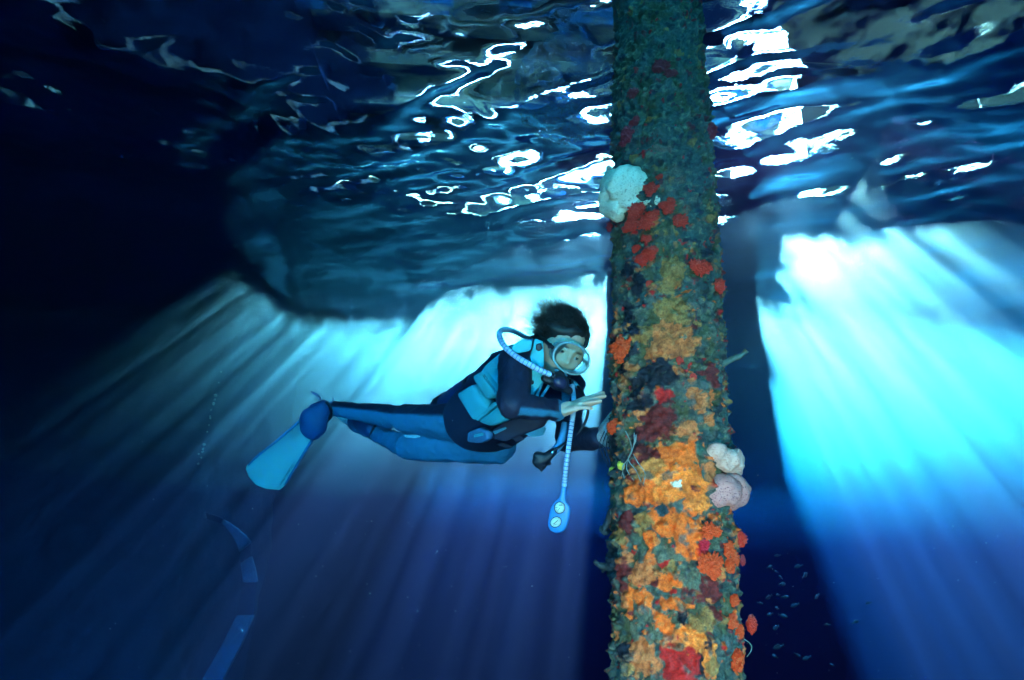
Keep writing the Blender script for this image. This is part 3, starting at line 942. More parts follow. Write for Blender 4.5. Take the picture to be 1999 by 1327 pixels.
# forearm stripe
s = np.where(part == 1)[0]
a_, b_ = np.array(E_N), np.array(W_N)
r = BV[s] - (a_ + np.clip(((BV[s] - a_) @ (b_ - a_)) / ((b_ - a_) @ (b_ - a_)), 0, 1)[:, None] * (b_ - a_))
up = (r @ Rr) / (np.linalg.norm(r, axis=1) + 1e-6)
w = (np.clip((-.02 - up) / .14, 0, 1) * np.clip((up + .70) / .14, 0, 1))[:, None]
bc[s] = bc[s] * (1 - w) + np.array(neo_blue) * w
cuffs = seg_d(BV, W_N, W_N + (W_N - E_N).normalized() * .02)[0] < .040
bc[cuffs] = neo_blue
bc[seg_d(BV, A_N, FT_N)[1] > .05] = bc[seg_d(BV, A_N, FT_N)[1] > .05]
ank = (seg_d(BV, A_N, FT_N)[0] < .055) & (seg_d(BV, A_N, FT_N)[1] > .02) & (seg_d(BV, K_N, A_N)[1] > .97)
bc[ank] = neo_dark

# --- head: local frame  +X to the face's left, -Y out of the face, +Z crown
fwd = (CR @ Vector((.16, -.13, .98))).normalized()                        # where the face looks
upv = (CR @ Vector((.46, .88, .04))); upv = (upv - fwd * upv.dot(fwd)).normalized()
lft = fwd.cross(upv) * -1
lft = upv.cross(fwd).normalized()


def HW(x, y, z):
    """Head frame (x across, y forward, z up; metres) to world."""
    return SKULL + lft * x + fwd * y + upv * z


hv, hf = ellipsoid((0, 0, 0), (Vector((1, 0, 0)), Vector((0, 1, 0)), Vector((0, 0, 1))), 56, 44)
A = np.array([tuple(p) for p in hv])


def g(A, c, s):
    return np.exp(-(((A - np.array(c)) / np.array(s)) ** 2).sum(1))


hx, hy, hz = A[:, 0].copy(), A[:, 1].copy(), A[:, 2].copy()
Hh = np.stack([hx * .074, hy * .092, hz * .112], 1)
low = np.clip(-hz, 0, 1)
Hh[:, 0] *= 1 - .30 * low ** 1.5
Hh[:, 1] = np.where(hy < 0, Hh[:, 1] * (1 - .35 * low), Hh[:, 1] * (1 - .04 * low))
Hh[:, 1] += .004 - .006 * low
Hh[:, 1] += .026 * g(A, (0, 1, -.22), (.16, .6, .12)) + .014 * g(A, (0, 1, -.06), (.11, .6, .22))       # nose
Hh[:, 1] += .008 * g(A, (0, 1, .17), (.62, .7, .10))                                                    # brow
for sx in (-1, 1):
    Hh[:, 1] -= .013 * g(A, (sx * .42, .85, .02), (.20, .5, .12))                                       # sockets
    Hh[:, 1] += .006 * g(A, (sx * .55, .7, -.25), (.22, .5, .16))                                       # cheeks
    Hh[:, 0] += sx * .010 * g(A, (sx * 1, -.05, -.05), (.4, .14, .22))                                  # ears
Hh[:, 1] += .007 * g(A, (0, .9, -.52), (.30, .6, .05)) + .007 * g(A, (0, .9, -.63), (.26, .6, .05)) - .005 * g(A, (0, .9, -.575), (.30, .6, .022))   # lips
Hh[:, 1] += .010 * g(A, (0, .7, -.86), (.34, .6, .12))                                                  # chin
hc = np.tile(np.array(skin_c), (len(Hh), 1))
lipw = np.clip(g(A, (0, .9, -.575), (.26, .6, .10)) * 1.3, 0, 1)[:, None]
hc = hc * (1 - lipw) + np.array((.50, .20, .18)) * lipw
brw = np.clip(2.2 * np.maximum(g(A, (.42, .85, .20), (.24, .6, .035)), g(A, (-.42, .85, .20), (.24, .6, .035))) - .4, 0, 1)[:, None]
hc = hc * (1 - brw) + np.array((.03, .018, .012)) * brw
HWm = np.array([tuple(HW(*p)) for p in Hh])
BV2 = [BV]; BF2 = list(BF); BC2 = [bc]
base = len(BV)
BV2.append(HWm); BC2.append(hc); BF2 += [tuple(i + base for i in q) for q in hf]; base += len(HWm)


def add_skin(V, Fs, c):
    global base
    V = np.asarray([tuple(v) for v in V])
    BV2.append(V); BC2.append(np.tile(np.array(c), (len(V), 1)))
    BF2.extend([tuple(i + base for i in q) for q in Fs]); base += len(V)


for sx in (-1, 1):
    ec = HW(sx * .031, .081, .004)
    add_skin(*ellipsoid(ec, (lft * .0115, fwd * .0115, upv * .0085), 14, 10), (.42, .40, .38))
    add_skin(*ellipsoid(ec + fwd * .0075, (lft * .0058, fwd * .0056, upv * .0058), 12, 8), (.012, .035, .03))
    add_skin(*ellipsoid(ec + upv * .0075 + fwd * .001, (lft * .0145, fwd * .0135, upv * .0065), 12, 8), skin_c)   # upper lid


def hand(wrist, along, palm_n, size, spread, curl, thumb_side, thumb_open=.55):
    """Palm, four unequal fingers and a thumb, merged into one skin. palm_n points out of the palm."""
    al = along.normalized(); pn = (palm_n - al * palm_n.dot(al)).normalized(); sd = al.cross(pn).normalized() * thumb_side
    m = Mesh(); s = size
    kn = []
    for i, o in enumerate((.034, .012, -.010, -.031)):
        kn.append(wrist + al * s * (.088 - .004 * abs(i - 1) - .006 * (i == 3)) + sd * o * s)
    for k in kn: m.add(capsule(wrist + (k - wrist) * .12, k, .0155 * s, .0115 * s))
    m.add(ellipsoid(wrist + al * .048 * s, (al * .05 * s, sd * .040 * s, pn * .0145 * s), 16, 10))
    m.add(capsule(wrist - al * .03 * s, wrist + al * .03 * s, .024 * s, .024 * s))
    L_ = (.072, .080, .075, .058)
    for i, k in enumerate(kn):
        d = (al + sd * spread * (1.5 - i)).normalized(); p = k; r = .0092 * s * (1, 1, .96, .86)[i]
        for j, fr_ in enumerate((.45, .31, .24)):
            a = curl[i] * (j + 1) * .8
            dj = (d * math.cos(a) + pn * math.sin(a)).normalized()
            q = p + dj * L_[i] * fr_ * s
            m.add(capsule(p, q, r * (1 - .08 * j), r * (1 - .08 * (j + 1)), 10, 4)); p = q
    t0 = wrist + al * .022 * s + sd * .026 * s + pn * .006 * s
    td = (al * .75 + sd * thumb_open + pn * .35).normalized()
    t1 = t0 + td * .042 * s; t2 = t1 + (td + al * .35).normalized() * .034 * s; t3 = t2 + (td + al * .8).normalized() * .026 * s
    m.add(capsule(t0, t1, .0155 * s, .0115 * s)); m.add(capsule(t1, t2, .0112 * s, .0100 * s)); m.add(capsule(t2, t3, .0100 * s, .0082 * s))
    return remesh(m, None, None, .0026, 4)


Wh = P(1096, 801, 1.975)
hdir = P(1162, 778, 1.90) - Wh
v_, f_ = hand(Wh, hdir, CR @ Vector((.05, -.95, -.35)), 1.0, .035, (.02, .06, .10, .22), 1)
add_skin(v_, f_, skin_c)
Wf = P(1172, 855, 1.975)
v_, f_ = hand(Wf, P(1200, 842, 1.84) - Wf, CR @ Vector((.75, 0, -.6)), .95, .10, (.25, .30, .32, .35), 1)
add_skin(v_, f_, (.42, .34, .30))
body = mesh_obj('body', np.concatenate(BV2), BF2, colmat('diver_skin_and_neoprene', .65, .12, 260, .12, .001, .3), diver, col=np.concatenate(BC2))

# --- hair streaming up and back
hair_m = pmat('dark_hair', (.018, .014, .012), .55, .5, 80, .4)
mb = Mesh()
v, f = ellipsoid((0, 0, 0), (Vector((1, 0, 0)), Vector((0, 1, 0)), Vector((0, 0, 1))), 40, 28)
A = np.array([tuple(p) for p in v])
HAIR_C = Vector((-.022, -.028, .056))
keep = A.copy()
rad = np.array((.094, .106, .106))
dd_ = (fbm(A * 2.6, 5, 4) - .5) * .8
Hs = A * rad * (1 + dd_)[:, None]
Hs[:, 1] = np.minimum(Hs[:, 1], .105 + Hs[:, 2] * .25)
low_front = (A[:, 2] < -.05) & (A[:, 1] > .0)
Hs[low_front] *= .72
mb.add(([HW(p[0] + HAIR_C.x, p[1] + HAIR_C.y, p[2] + HAIR_C.z) for p in Hs], f))
rs = np.random.RandomState(5)
flow = (CR @ Vector((-.72, .68, -.05))).normalized()                        # the swell lifts it up and to the left
TUFTS = [(flow * rs.uniform(.5, 1.4) + Vector(rs.normal(0, .8, 3))).normalized() for _ in range(12)]
for i in range(2600):
    th = rs.uniform(0, 6.28); z = rs.uniform(-.45, 1); s_ = math.sqrt(1 - z * z)
    a = np.array((s_ * math.cos(th), s_ * math.sin(th), z))
    if a[1] > .35 and z < .25: continue
    p = HW(*(a * rad * rs.uniform(.80, .96) + np.array(HAIR_C)))
    nrm_ = (lft * a[0] + fwd * a[1] + upv * a[2])
    up_f = max(0, nrm_.dot(flow))
    L_ = rs.uniform(.020, .036) + .026 * up_f ** 2 * rs.uniform(.2, 1.3)
    d_ = (nrm_ * .6 + flow * rs.uniform(.1, .7) + Vector(rs.normal(0, .5, 3))).normalized()
    tf = max((d_.dot(q) for q in TUFTS)); L_ *= .8 + .7 * max(0, (tf - .90) / .10) * (.35 + up_f)
    u_ = d_.orthogonal().normalized(); w_ = d_.cross(u_)
    ph = rs.uniform(0, 6.28); cr = rs.uniform(.002, .006); tw = rs.uniform(2.5, 6.5)
    bend = Vector(rs.normal(0, .3, 3)) + flow * .25
    pts = []
    for k in range(9):
        t = k / 8
        pts.append(p + (d_ * t + bend * t * t * .5) * L_ + (u_ * math.cos(ph + tw * t) + w_ * math.sin(ph + tw * t)) * cr * 1.6 * t)
    mb.add(tube(pts, [.0017 * (1 - .75 * k / 8) for k in range(9)], 3, False))
mb.obj('hair', hair_m, diver)

# --- mask
m, n, L = new_mat('mask_glass')
out = n.new('ShaderNodeOutputMaterial'); fr_ = n.new('ShaderNodeFresnel'); fr_.inputs[0].default_value = 1.22
g1 = n.new('ShaderNodeBsdfGlossy'); g1.inputs['Roughness'].default_value = .02
t1 = n.new('ShaderNodeBsdfTransparent'); t1.inputs[0].default_value = (.92, .98, .98, 1)
mx = n.new('ShaderNodeMixShader'); L.new(fr_.outputs[0], mx.inputs[0]); L.new(t1.outputs[0], mx.inputs[1]); L.new(g1.outputs[0], mx.inputs[2])
L.new(mx.outputs[0], out.inputs['Surface']); glass = m
m, n, L = new_mat('clear_silicone')
out = n.new('ShaderNodeOutputMaterial'); b = n.new('ShaderNodeBsdfPrincipled'); b.inputs['Base Color'].default_value = (.35, .62, .66, 1); b.inputs['Roughness'].default_value = .25
t1 = n.new('ShaderNodeBsdfTransparent'); t1.inputs[0].default_value = (.75, .95, .97, 1)
mx = n.new('ShaderNodeMixShader'); mx.inputs[0].default_value = .6
L.new(t1.outputs[0], mx.inputs[1]); L.new(b.outputs[0], mx.inputs[2]); L.new(mx.outputs[0], out.inputs['Surface']); silicone = m
frame_m = pmat('mask_frame', (.22, .34, .36), .25, .2, 60, 0, .6)
black_m = pmat('black_rubber', (.012, .013, .02), .5, .3, 60, .1)
mask = bpy.data.objects.new('dive_mask', None); link(mask, diver); mask.location = SKULL - HIPS


def oval(y, a, b, z0, n=44, x0=0):
    out = []
    for k in range(n):
        t = 2 * math.pi * k / n
        cs, sn = math.cos(t), math.sin(t)
        drop = 0
        out.append(HW(x0 + a * math.copysign(abs(cs) ** .92, cs), y, z0 + b * math.copysign(abs(sn) ** .92, sn) + drop))
    return out


MZ = -.004
ring = oval(.130, .068, .052, MZ)
mesh_obj('frame', *tube(ring + [ring[0]], .0042, 8, False), frame_m, mask)
v, f = loft([oval(.1285, .066, .050, MZ), oval(.1315, .066, .050, MZ), oval(.1328, .045, .034, MZ), oval(.1332, .02, .015, MZ)])
mesh_obj('lens', v, f, glass, mask)
sk = [oval(.129, .067, .051, MZ), oval(.110, .069, .053, MZ), oval(.090, .066, .052, MZ), oval(.072, .064, .050, MZ), oval(.058, .068, .05, MZ)]
v = []; f = []
for r in sk: v += r
nn_ = 44
for i in range(len(sk) - 1):
    for k in range(nn_): f.append((i * nn_ + k, i * nn_ + (k + 1) % nn_, (i + 1) * nn_ + (k + 1) % nn_, (i + 1) * nn_ + k))
mesh_obj('skirt', v, f, silicone, mask)
for sx in (-1, 1):
    st = [HW(sx * .076, .11, 0), HW(sx * .083, .06, .003), HW(sx * .086, 0, .008), HW(sx * .080, -.05, .012), HW(sx * .04, -.098, .016), HW(0, -.104, .017)]
    mesh_obj('strap', *tube(spline(st, 5), .007, 8), black_m, mask)
    mesh_obj('buckle', *ellipsoid(HW(sx * .080, .085, .0), (lft * .006, fwd * .014, upv * .011), 12, 8), black_m, mask)

# --- buoyancy vest
vest_dark = pmat('vest_dark_nylon', (.014, .017, .045), .7, .3, 200, .2)
vest_cyan = pmat('vest_cyan_nylon', (.045, .42, .48), .65, .15, 200, .2, dist=.001)
vest_blue = pmat('vest_blue_nylon', (.04, .28, .42), .65, .15, 200, .2, dist=.001)
vest = bpy.data.objects.new('buoyancy_vest', None); link(vest, diver); vest.location = tdir * .25
mb = Mesh()
mb.add(loft([torso_ring(t, a, b, off=o_) for t, a, b, o_ in ((-.02, .16, .108, .022), (.0, .16, .108, .036), (.15, .158, .108, .042), (.4, .154, .112, .04), (.62, .17, .118, .034), (.80, .172, .112, .030), (.88, .15, .098, .022), (.90, .14, .09, .008))]))
VV, VF = remesh(mb, None, None, .008, 6)
mesh_obj('shell', VV, VF, vest_dark, vest)
from mathutils.bvhtree import BVHTree
allV = [Vector(p) for p in VV]; allF = [tuple(q) for q in VF]
b0 = len(allV); allV += [Vector(p) for p in BV]; allF += [tuple(i + b0 for i in q) for q in BF]
bvh = BVHTree.FromPolygons(allV, allF)


def on_diver(x, y, lift=.004, fb=None):
    r = ray(x, y)
    h = bvh.ray_cast(CAM, r.normalized())
    if h[0] is None:
        return P(x, y, fb or 2.25)
    return h[0] - r.normalized() * lift


def on_plane(pts, q):
    """Pixels dropped on the plane through three fitted points of the diver."""
    a, b, c = (on_diver(*p, lift=0) for p in pts)
    nn = (b - a).cross(c - a).normalized()
    out = []
    for x, y in q:
        r = ray(x, y); t = (a - CAM).dot(nn) / r.dot(nn)
        out.append(CAM + r * t)
    return out


SHELL_FIT = []
for x in range(905, 1000, 8):
    for y in range(715, 830, 8):
        p = on_diver(x, y, 0, fb=99)
        dd = project(np.array([tuple(p)]))[2][0]
        if dd < 3: SHELL_FIT.append((x, y, 1, dd))
SHELL_FIT = np.array(SHELL_FIT)
q_ = SHELL_FIT
for _ in range(4):                                   # plane through the near flank of the vest
    CF = np.linalg.lstsq(q_[:, :3], q_[:, 3], rcond=None)[0]
    r_ = q_[:, 3] - q_[:, :3] @ CF
    q_ = q_[np.abs(r_) < max(.03, 1.5 * r_.std())]


def flank(x, y): return float(np.dot(CF, (x, y, 1)))


def panel(name, q, mat, thick, rnd=.2, parent=vest, lift=.0, bulge=0, d=None):
    q2 = round_poly(q, rnd)
    pts = [P(p[0], p[1], (flank(p[0], p[1]) - lift) if d is None else d) for p in q2]
    return mesh_obj(name, *slab(pts, thick, bulge), mat, parent)


def text_on(body, a, b, mat, parent, name='lettering', lift=.002, h=None):
    """Raised lettering from world point a to b, facing the camera."""
    cu = bpy.data.curves.new('t', 'FONT'); cu.body = body; cu.extrude = .02; cu.align_x = 'LEFT'; cu.size = 1
    o = bpy.data.objects.new('t', cu); sc.collection.objects.link(o)
    dg = bpy.context.evaluated_depsgraph_get(); dg.update()
    ev = o.evaluated_get(dg).to_mesh()
    V = np.array([tuple(v.co) for v in ev.vertices]); Fs = [tuple(p.vertices) for p in ev.polygons]
    o.evaluated_get(dg).to_mesh_clear(); bpy.data.objects.remove(o)

    w_ = V[:, 0].max() - V[:, 0].min()
    u = (b - a); s = u.length / w_; u.normalize()
    nn = (CAM - a).normalized(); nn = (nn - u * nn.dot(u)).normalized()
    v_ = nn.cross(u)
    sy = s if h is None else h / .72
    W_ = np.array(a) + np.outer((V[:, 0] - V[:, 0].min()) * s, np.array(u)) + np.outer(V[:, 1] * sy, np.array(v_)) + np.outer(V[:, 2] * s * .4 + lift, np.array(nn))
    return mesh_obj(name, W_, Fs, mat, parent, smooth=False)


panel('side_panel', [(1012, 668), (984, 684), (950, 712), (938, 732), (970, 780), (984, 778), (979, 735), (974, 712), (1000, 690)], vest_cyan, .020, lift=.012)
panel('shoulder_panel', [(1003, 672), (1018, 662), (1040, 664), (1036, 684), (1012, 690), (996, 686)], vest_cyan, .012, d=2.0)
pk = panel('pocket', [(898, 767), (928, 749), (966, 797), (932, 821)], vest_cyan, .045, .16, lift=.035, bulge=.004)
panel('flap', [(930, 817), (966, 784), (976, 786), (934, 822)], vest_cyan, .014, .2, parent=pk, lift=.062)
pk2 = panel('pocket', [(929, 733), (947, 723), (982, 767), (959, 780)], vest_cyan, .045, .22, lift=.045, bulge=.003)
pk2['label'] = 'cyan pocket with dark brand lettering'
A0 = pk2.data
panel('pocket', [(939, 821), (984, 788), (1001, 804), (992, 820), (966, 831)], vest_cyan, .040, .2, lift=.030, bulge=.004)
text_on('SCUBAPRO', P(942, 733.5, flank(942, 733) - .094), P(967, 769, flank(967, 769) - .094), black_m, pk2, h=.0105)
# chest strap panel, over the near shoulder
panel('chest_strap', [(1044, 660), (1060, 666), (1062, 690), (1061, 742), (1047, 764), (1036, 777), (1018, 770), (1026, 730), (1036, 692)], vest_cyan, .018, .15, d=2.03)
mesh_obj('button', *ellipsoid(P(1038, 746, 2.015), tuple((CR @ Vector(q)) for q in ((.0085, 0, 0), (0, .0085, 0), (0, 0, .006))), 14, 10), black_m, vest)
mesh_obj('toggle', *tube([P(1035, 755, 2.015), P(1034, 769, 2.015)], .004, 8), vest_dark, vest)
mesh_obj('shoulder_buckle', *slab([P(x, y, 2.02) for x, y in round_poly([(1046, 672), (1056, 669), (1060, 680), (1052, 686), (1046, 682)])], .016), black_m, vest)
for q in ([(1096, 762), (1112, 748), (1120, 760), (1108, 790), (1098, 800)],):
    panel('chest_strap', q, vest_blue, .014, .2, d=2.17)
for a, b, r in (((1062, 735, 2.06), (1042, 790, 2.03), .006), ((1078, 742, 2.07), (1050, 786, 2.03), .006)):
    mesh_obj('webbing', *tube([P(*a), P(*b)], r, 8), vest_blue, vest)
panel('waist_band', [(962, 835), (1004, 812), (1050, 800), (1078, 806), (1062, 832), (1010, 852), (985, 862), (962, 856)], vest_dark, .05, .15, d=2.28)
for q, d, mt in (([(1020, 846), (1052, 829), (1067, 836), (1060, 850), (1040, 853)], 2.27, vest_blue), ([(1000, 856), (1016, 848), (1024, 858), (1008, 864)], 2.3, vest_dark),
                 ([(962, 842), (988, 832), (990, 836), (966, 848)], 2.26, vest_blue)):
    panel('tab', q, mt, .012, .15, d=d)
hip = panel('hip_pad', [(918, 842), (938, 834), (955, 841), (958, 856), (944, 864), (916, 862)], pmat('pad_blue', (.06, .17, .30), .6, .2, 90, .2), .03, .25, lift=.02)
panel('clip', [(926, 848), (944, 844), (945, 850), (927, 854)], vest_cyan, .012, .2, parent=hip, lift=.045)
panel('strap_end', [(968, 868), (980, 862), (1003, 872), (992, 876)], vest_dark, .01, .1, d=2.4)
# corrugated inflator hose with its dark mouthpiece
ih = bpy.data.objects.new('inflator', None); link(ih, vest); ih.location = (0, 0, 0)
sp = spline([P(1104, 826, 2.10), P(1100, 845, 2.08), P(1092, 868, 2.06), P(1076, 886, 2.05)], 14)
mesh_obj('hose', *tube(sp, [.0135 + .0022 * (i % 2) for i in range(len(sp))], 12), pmat('hose_blue', (.06, .26, .48), .5, .2, 80, .1), ih)
mb = Mesh()
dI = 2.045
for a, b, ra, rb in (((1080, 882), (1062, 897), .015, .020), ((1066, 893), (1050, 890), .014, .018), ((1054, 899), (1047, 901), .020, .016), ((1058, 904), (1057, 918), .013, .006), ((1066, 902), (1073, 905), .010, .007), ((1050, 908), (1060, 910), .012, .012)):
    mb.add(capsule(P(*a, dI), P(*b, dI), ra, rb, 10, 3))
remesh(mb, 'mouthpiece', black_m, .004, 2, ih)
chrome = pmat('chrome', (.75, .78, .8), .15, .1, 40, 0, .5, metal=1)
mesh_obj('connector', *tube([P(1075, 886, 2.02), P(1081, 881, 2.02), P(1082, 880, 2.02), P(1088, 875, 2.02)], [.0075, .0075, .005, .005], 10), chrome, ih)
mesh_obj('low_pressure_hose', *tube(spline([P(1088, 875, 2.02), P(1098, 868, 2.03), P(1112, 860, 2.06)], 6), .0042, 8), black_m, ih)

# --- fins
fin_m = pmat('translucent_blue_fin', (.62, .84, .80), .4, .12, 30, .1)
_n = fin_m.node_tree.nodes; _L = fin_m.node_tree.links
_b = [q for q in _n if q.type == 'BSDF_PRINCIPLED'][0]; _o = [q for q in _n if q.type == 'OUTPUT_MATERIAL'][0]
_t = _n.new('ShaderNodeBsdfTranslucent'); _t.inputs[0].default_value = (.62, .86, .84, 1)
_m = _n.new('ShaderNodeMixShader'); _m.inputs[0].default_value = .5
_L.new(_b.outputs[0], _m.inputs[1]); _L.new(_t.outputs[0], _m.inputs[2]); _L.new(_m.outputs[0], _o.inputs['Surface'])
fin_dark = pmat('fin_pocket_rubber', (.02, .075, .20), .5, .2, 60, .1)


def polyline3(q): return [P(x, y, d) for x, y, d in q]


fin = bpy.data.objects.new('fin', None); link(fin, diver); fin.location = A_N - HIPS
blade = [(598, 800, 2.99), (588, 818, 2.99), (541, 858, 3.03), (500, 890, 3.07), (482, 908, 3.09), (480, 915, 3.09), (486, 930, 3.10), (500, 946, 3.10), (520, 954, 3.10), (546, 956, 3.09),
         (556, 948, 3.08), (575, 918, 3.05), (596, 880, 3.02), (622, 842, 2.99), (636, 826, 2.98)]
pts = polyline3(blade)
mesh_obj('blade', *slab(pts, .010, -.002, .05), fin_m, fin)
rails = Mesh()
rails.add(tube(spline([P(606, 802, 2.98), P(585, 822, 2.985), P(541, 860, 3.02), P(502, 891, 3.06), P(485, 908, 3.085)], 5), [.009 - .0002 * i for i in range(21)], 8))
rails.add(tube(spline([P(634, 828, 2.97), P(618, 846, 2.985), P(596, 880, 3.015), P(574, 916, 3.045), P(556, 946, 3.075)], 5), [.009 - .0002 * i for i in range(21)], 8))
rails.obj('rail', pmat('fin_rail', (.05, .26, .46), .4, .15, 30, .1), fin)
fp = Mesh()
for a in ((631, 797, 2.985, 17, 17, 18), (622, 808, 2.97, 24, 20, 18), (612, 824, 2.96, 31, 24, 17), (607, 836, 2.96, 25, 20, 15)):
    fp.add(blob(*a, tilt=0.9))
remesh(fp, 'foot_pocket', fin_dark, .006, 5, fin)
mesh_obj('strap', *tube(spline([P(636, 784, 2.93), P(645, 795, 2.94), P(646, 808, 2.96), P(640, 818, 2.97)], 5), .008, 8), black_m, fin)
mesh_obj('strap_end', *tube(spline([P(622, 788, 2.97), P(625, 781, 2.97), P(622, 773, 2.97), P(614, 768, 2.97), P(607, 765, 2.97)], 5), .005, 8), fin_dark, fin)
mesh_obj('strap_end', *tube(spline([P(645, 787, 2.97), P(650, 782, 2.97), P(649, 776, 2.97)], 4), .004, 8), fin_dark, fin)
text_on('OCEAN PRO', P(571, 905, 3.03), P(545, 944, 3.06), black_m, fin, h=.012, lift=.004)

fin2 = bpy.data.objects.new('fin', None); link(fin2, diver); fin2.location = A_F - HIPS
fin2['label'] = 'pale fin seen almost edge on'
q = [(656, 812, 3.60), (662, 808, 3.58), (674, 811, 3.5), (690, 818, 3.35), (702, 829, 3.25), (716, 842, 3.18), (718, 848, 3.18), (708, 845, 3.22), (690, 836, 3.36), (670, 824, 3.52)]
mesh_obj('blade', *slab(polyline3(q), .012, 0, .05), pmat('pale_fin', (.75, .78, .74), .35, .1, 30, .1), fin2)
fp = Mesh(); fp.add(capsule(P(698, 822, 3.19), P(724, 838, 3.06), .042, .046)); fp.add(blob(692, 820, 3.2, 14, 11, 14))
remesh(fp, 'foot_pocket', fin_dark, .006, 4, fin2)
mesh_obj('strap', *tube(spline([P(733, 828, 3.03), P(727, 842, 3.0), P(722, 852, 3.04)], 5), .008, 8), black_m, fin2)
mesh_obj('knee_highlight', *slab([on_diver(x, y, .004) for x, y in round_poly([(788, 849), (812, 848), (822, 852), (808, 855), (792, 854)])], .006), pmat('highlight_pale', (.45, .6, .65), .2, .2, 60, .3), diver)  # pale slip standing in for a highlight on the knee

# --- tank
tank = empty('scuba_tank', P(880, 800, 2.84), 'dark blue scuba tank strapped to the diver back', 'scuba tank')
tank_m = pmat('tank_paint', (.018, .05, .16), .35, .2, 20, .1, .5)
T0, T1 = P(868, 806, 2.90), P(1030, 700, 2.50)
td_ = (T1 - T0).normalized()
prof = [(0, .03), (.004, .06), (.012, .082), (.03, .088), (.5, .088), (.86, .088), (.91, .080), (.95, .062), (.975, .036), (.985, .022), (1.03, .020)]
Lk = (T1 - T0).length
mesh_obj('cylinder', *tube([T0 + td_ * Lk * t for t, r in prof], [r for t, r in prof], 32), tank_m, tank)
mesh_obj('boot', *tube([T0 - td_ * .006, T0 + td_ * .002, T0 + td_ * .06, T0 + td_ * .062], [.07, .093, .093, .088], 32), black_m, tank)
for t in (.45, .72):
    mesh_obj('tank_band', *tube([T0 + td_ * Lk * (t - .025), T0 + td_ * Lk * t, T0 + td_ * Lk * (t + .025)], [.0895, .0915, .0895], 32), black_m, tank)
mb = Mesh()
for a, b, r in (((962, 694), (971, 690), .012), ((957, 700), (962, 698), .010)): mb.add(capsule(P(*a, 2.52), P(*b, 2.52), r, r * .9, 10, 3))
mb.obj('band_buckle', black_m, tank)
mesh_obj('valve', *capsule(T1 + td_ * .02, T1 + td_ * .07, .022, .018), chrome, tank)
mesh_obj('valve_knob', *capsule(T1 + td_ * .05, P(1040, 662, 2.46), .014, .018), black_m, tank)

# --- regulator: first stage on the valve, pale ribbed hose, second stage in the mouth
reg = empty('regulator', P(1090, 736, 2.05), 'black regulator in the diver mouth with a pale ribbed hose', 'regulator')
hose_pale = pmat('pale_ribbed_hose', (.42, .56, .74), .45, .15, 60, .1)
mesh_obj('first_stage', *capsule(P(1046, 664, 2.44), P(1058, 668, 2.42), .024, .020), black_m, reg)
sp = spline([P(1046, 668, 2.42), P(1026, 658, 2.36), P(1004, 647, 2.26), P(986, 643, 2.17), P(976, 648, 2.10), P(976, 660, 2.05), P(986, 677, 2.0), P(1004, 693, 1.97), P(1026, 707, 1.95), P(1050, 720, 1.95), P(1074, 731, 1.97)], 14)
mesh_obj('hose', *tube(sp, [.0092 + .0016 * (i % 2) for i in range(len(sp))], 12), hose_pale, reg)
# dark spiral bands
bands = Mesh()
for i in range(70, len(sp) - 3, 4):
    bands.add(tube([sp[i], sp[i + 1]], [.0106, .0106], 12))
bands.obj('band', pmat('hose_band', (.06, .14, .34), .5, .2, 60, .1), reg)
rc = HW(-.004, .135, -.098)
st2 = Mesh()
st2.add(ellipsoid(rc, (lft * .040, fwd * .030, upv * .032), 20, 14)); st2.add(capsule(HW(0, .088, -.070), rc, .018, .024))
st2.add(capsule(rc - lft * .05 - upv * .012, rc + lft * .05 - upv * .012, .015, .015))
remesh(st2, 'second_stage', black_m, .004, 3, reg)
mesh_obj('cover', *ellipsoid(rc + fwd * .020, (lft * .026, fwd * .014, upv * .022), 18, 12), pmat('cover_purple', (.02, .018, .06), .35, .2, 50, .1), reg)
mesh_obj('mouthpiece', *ellipsoid(HW(0, .098, -.068), (lft * .028, fwd * .014, upv * .008), 16, 10), pmat('mouthpiece_blue', (.12, .42, .55), .4, .1, 50, .1), reg)
mesh_obj('swivel', *tube([P(1072, 730, 1.97), P(1082, 735, 1.99)], [.011, .010], 12), chrome, reg)

# --- pressure gauge console hanging on its hose
gau = empty('gauge_console', P(1092, 1005, 1.98), 'blue console with two pale dials dangling on a ribbed hose', 'gauge')
sp = spline([P(1117, 752, 2.12), P(1120, 778, 2.06), P(1119, 806, 2.02), P(1114, 842, 2.0), P(1109, 880, 1.985), P(1104, 920, 1.98), P(1101.5, 949, 1.98)], 20)
mesh_obj('hose', *tube(sp, [.0080 + .0014 * (i % 2) for i in range(len(sp))], 12), hose_pale, gau)
bands = Mesh()
for i in range(50, len(sp) - 3, 4):
    bands.add(tube([sp[i], sp[i + 1]], [.0093, .0093], 12))
bands.obj('band', bpy.data.materials['hose_band'], gau)
con = pmat('console_blue', (.03, .24, .58), .4, .12, 50, .1)
oc = [(1097, 947), (1105, 947), (1104, 976), (1110, 984), (1114, 992), (1112, 1010), (1108, 1026), (1100, 1038), (1086, 1041), (1074, 1036), (1069, 1024), (1072, 1006), (1075, 990), (1082, 980), (1092, 972), (1095, 960)]
cb = [P(x, y, 1.985) for x, y in round_poly(oc, .35, 3)]
cn = (CR @ Vector((-.18, .10, 1))).normalized()


def dropped(x, y, h):
    o = P(1092, 1005, 1.985); r = ray(x, y); t = (o + cn * h - CAM).dot(cn) / r.dot(cn)
    return CAM + r * t


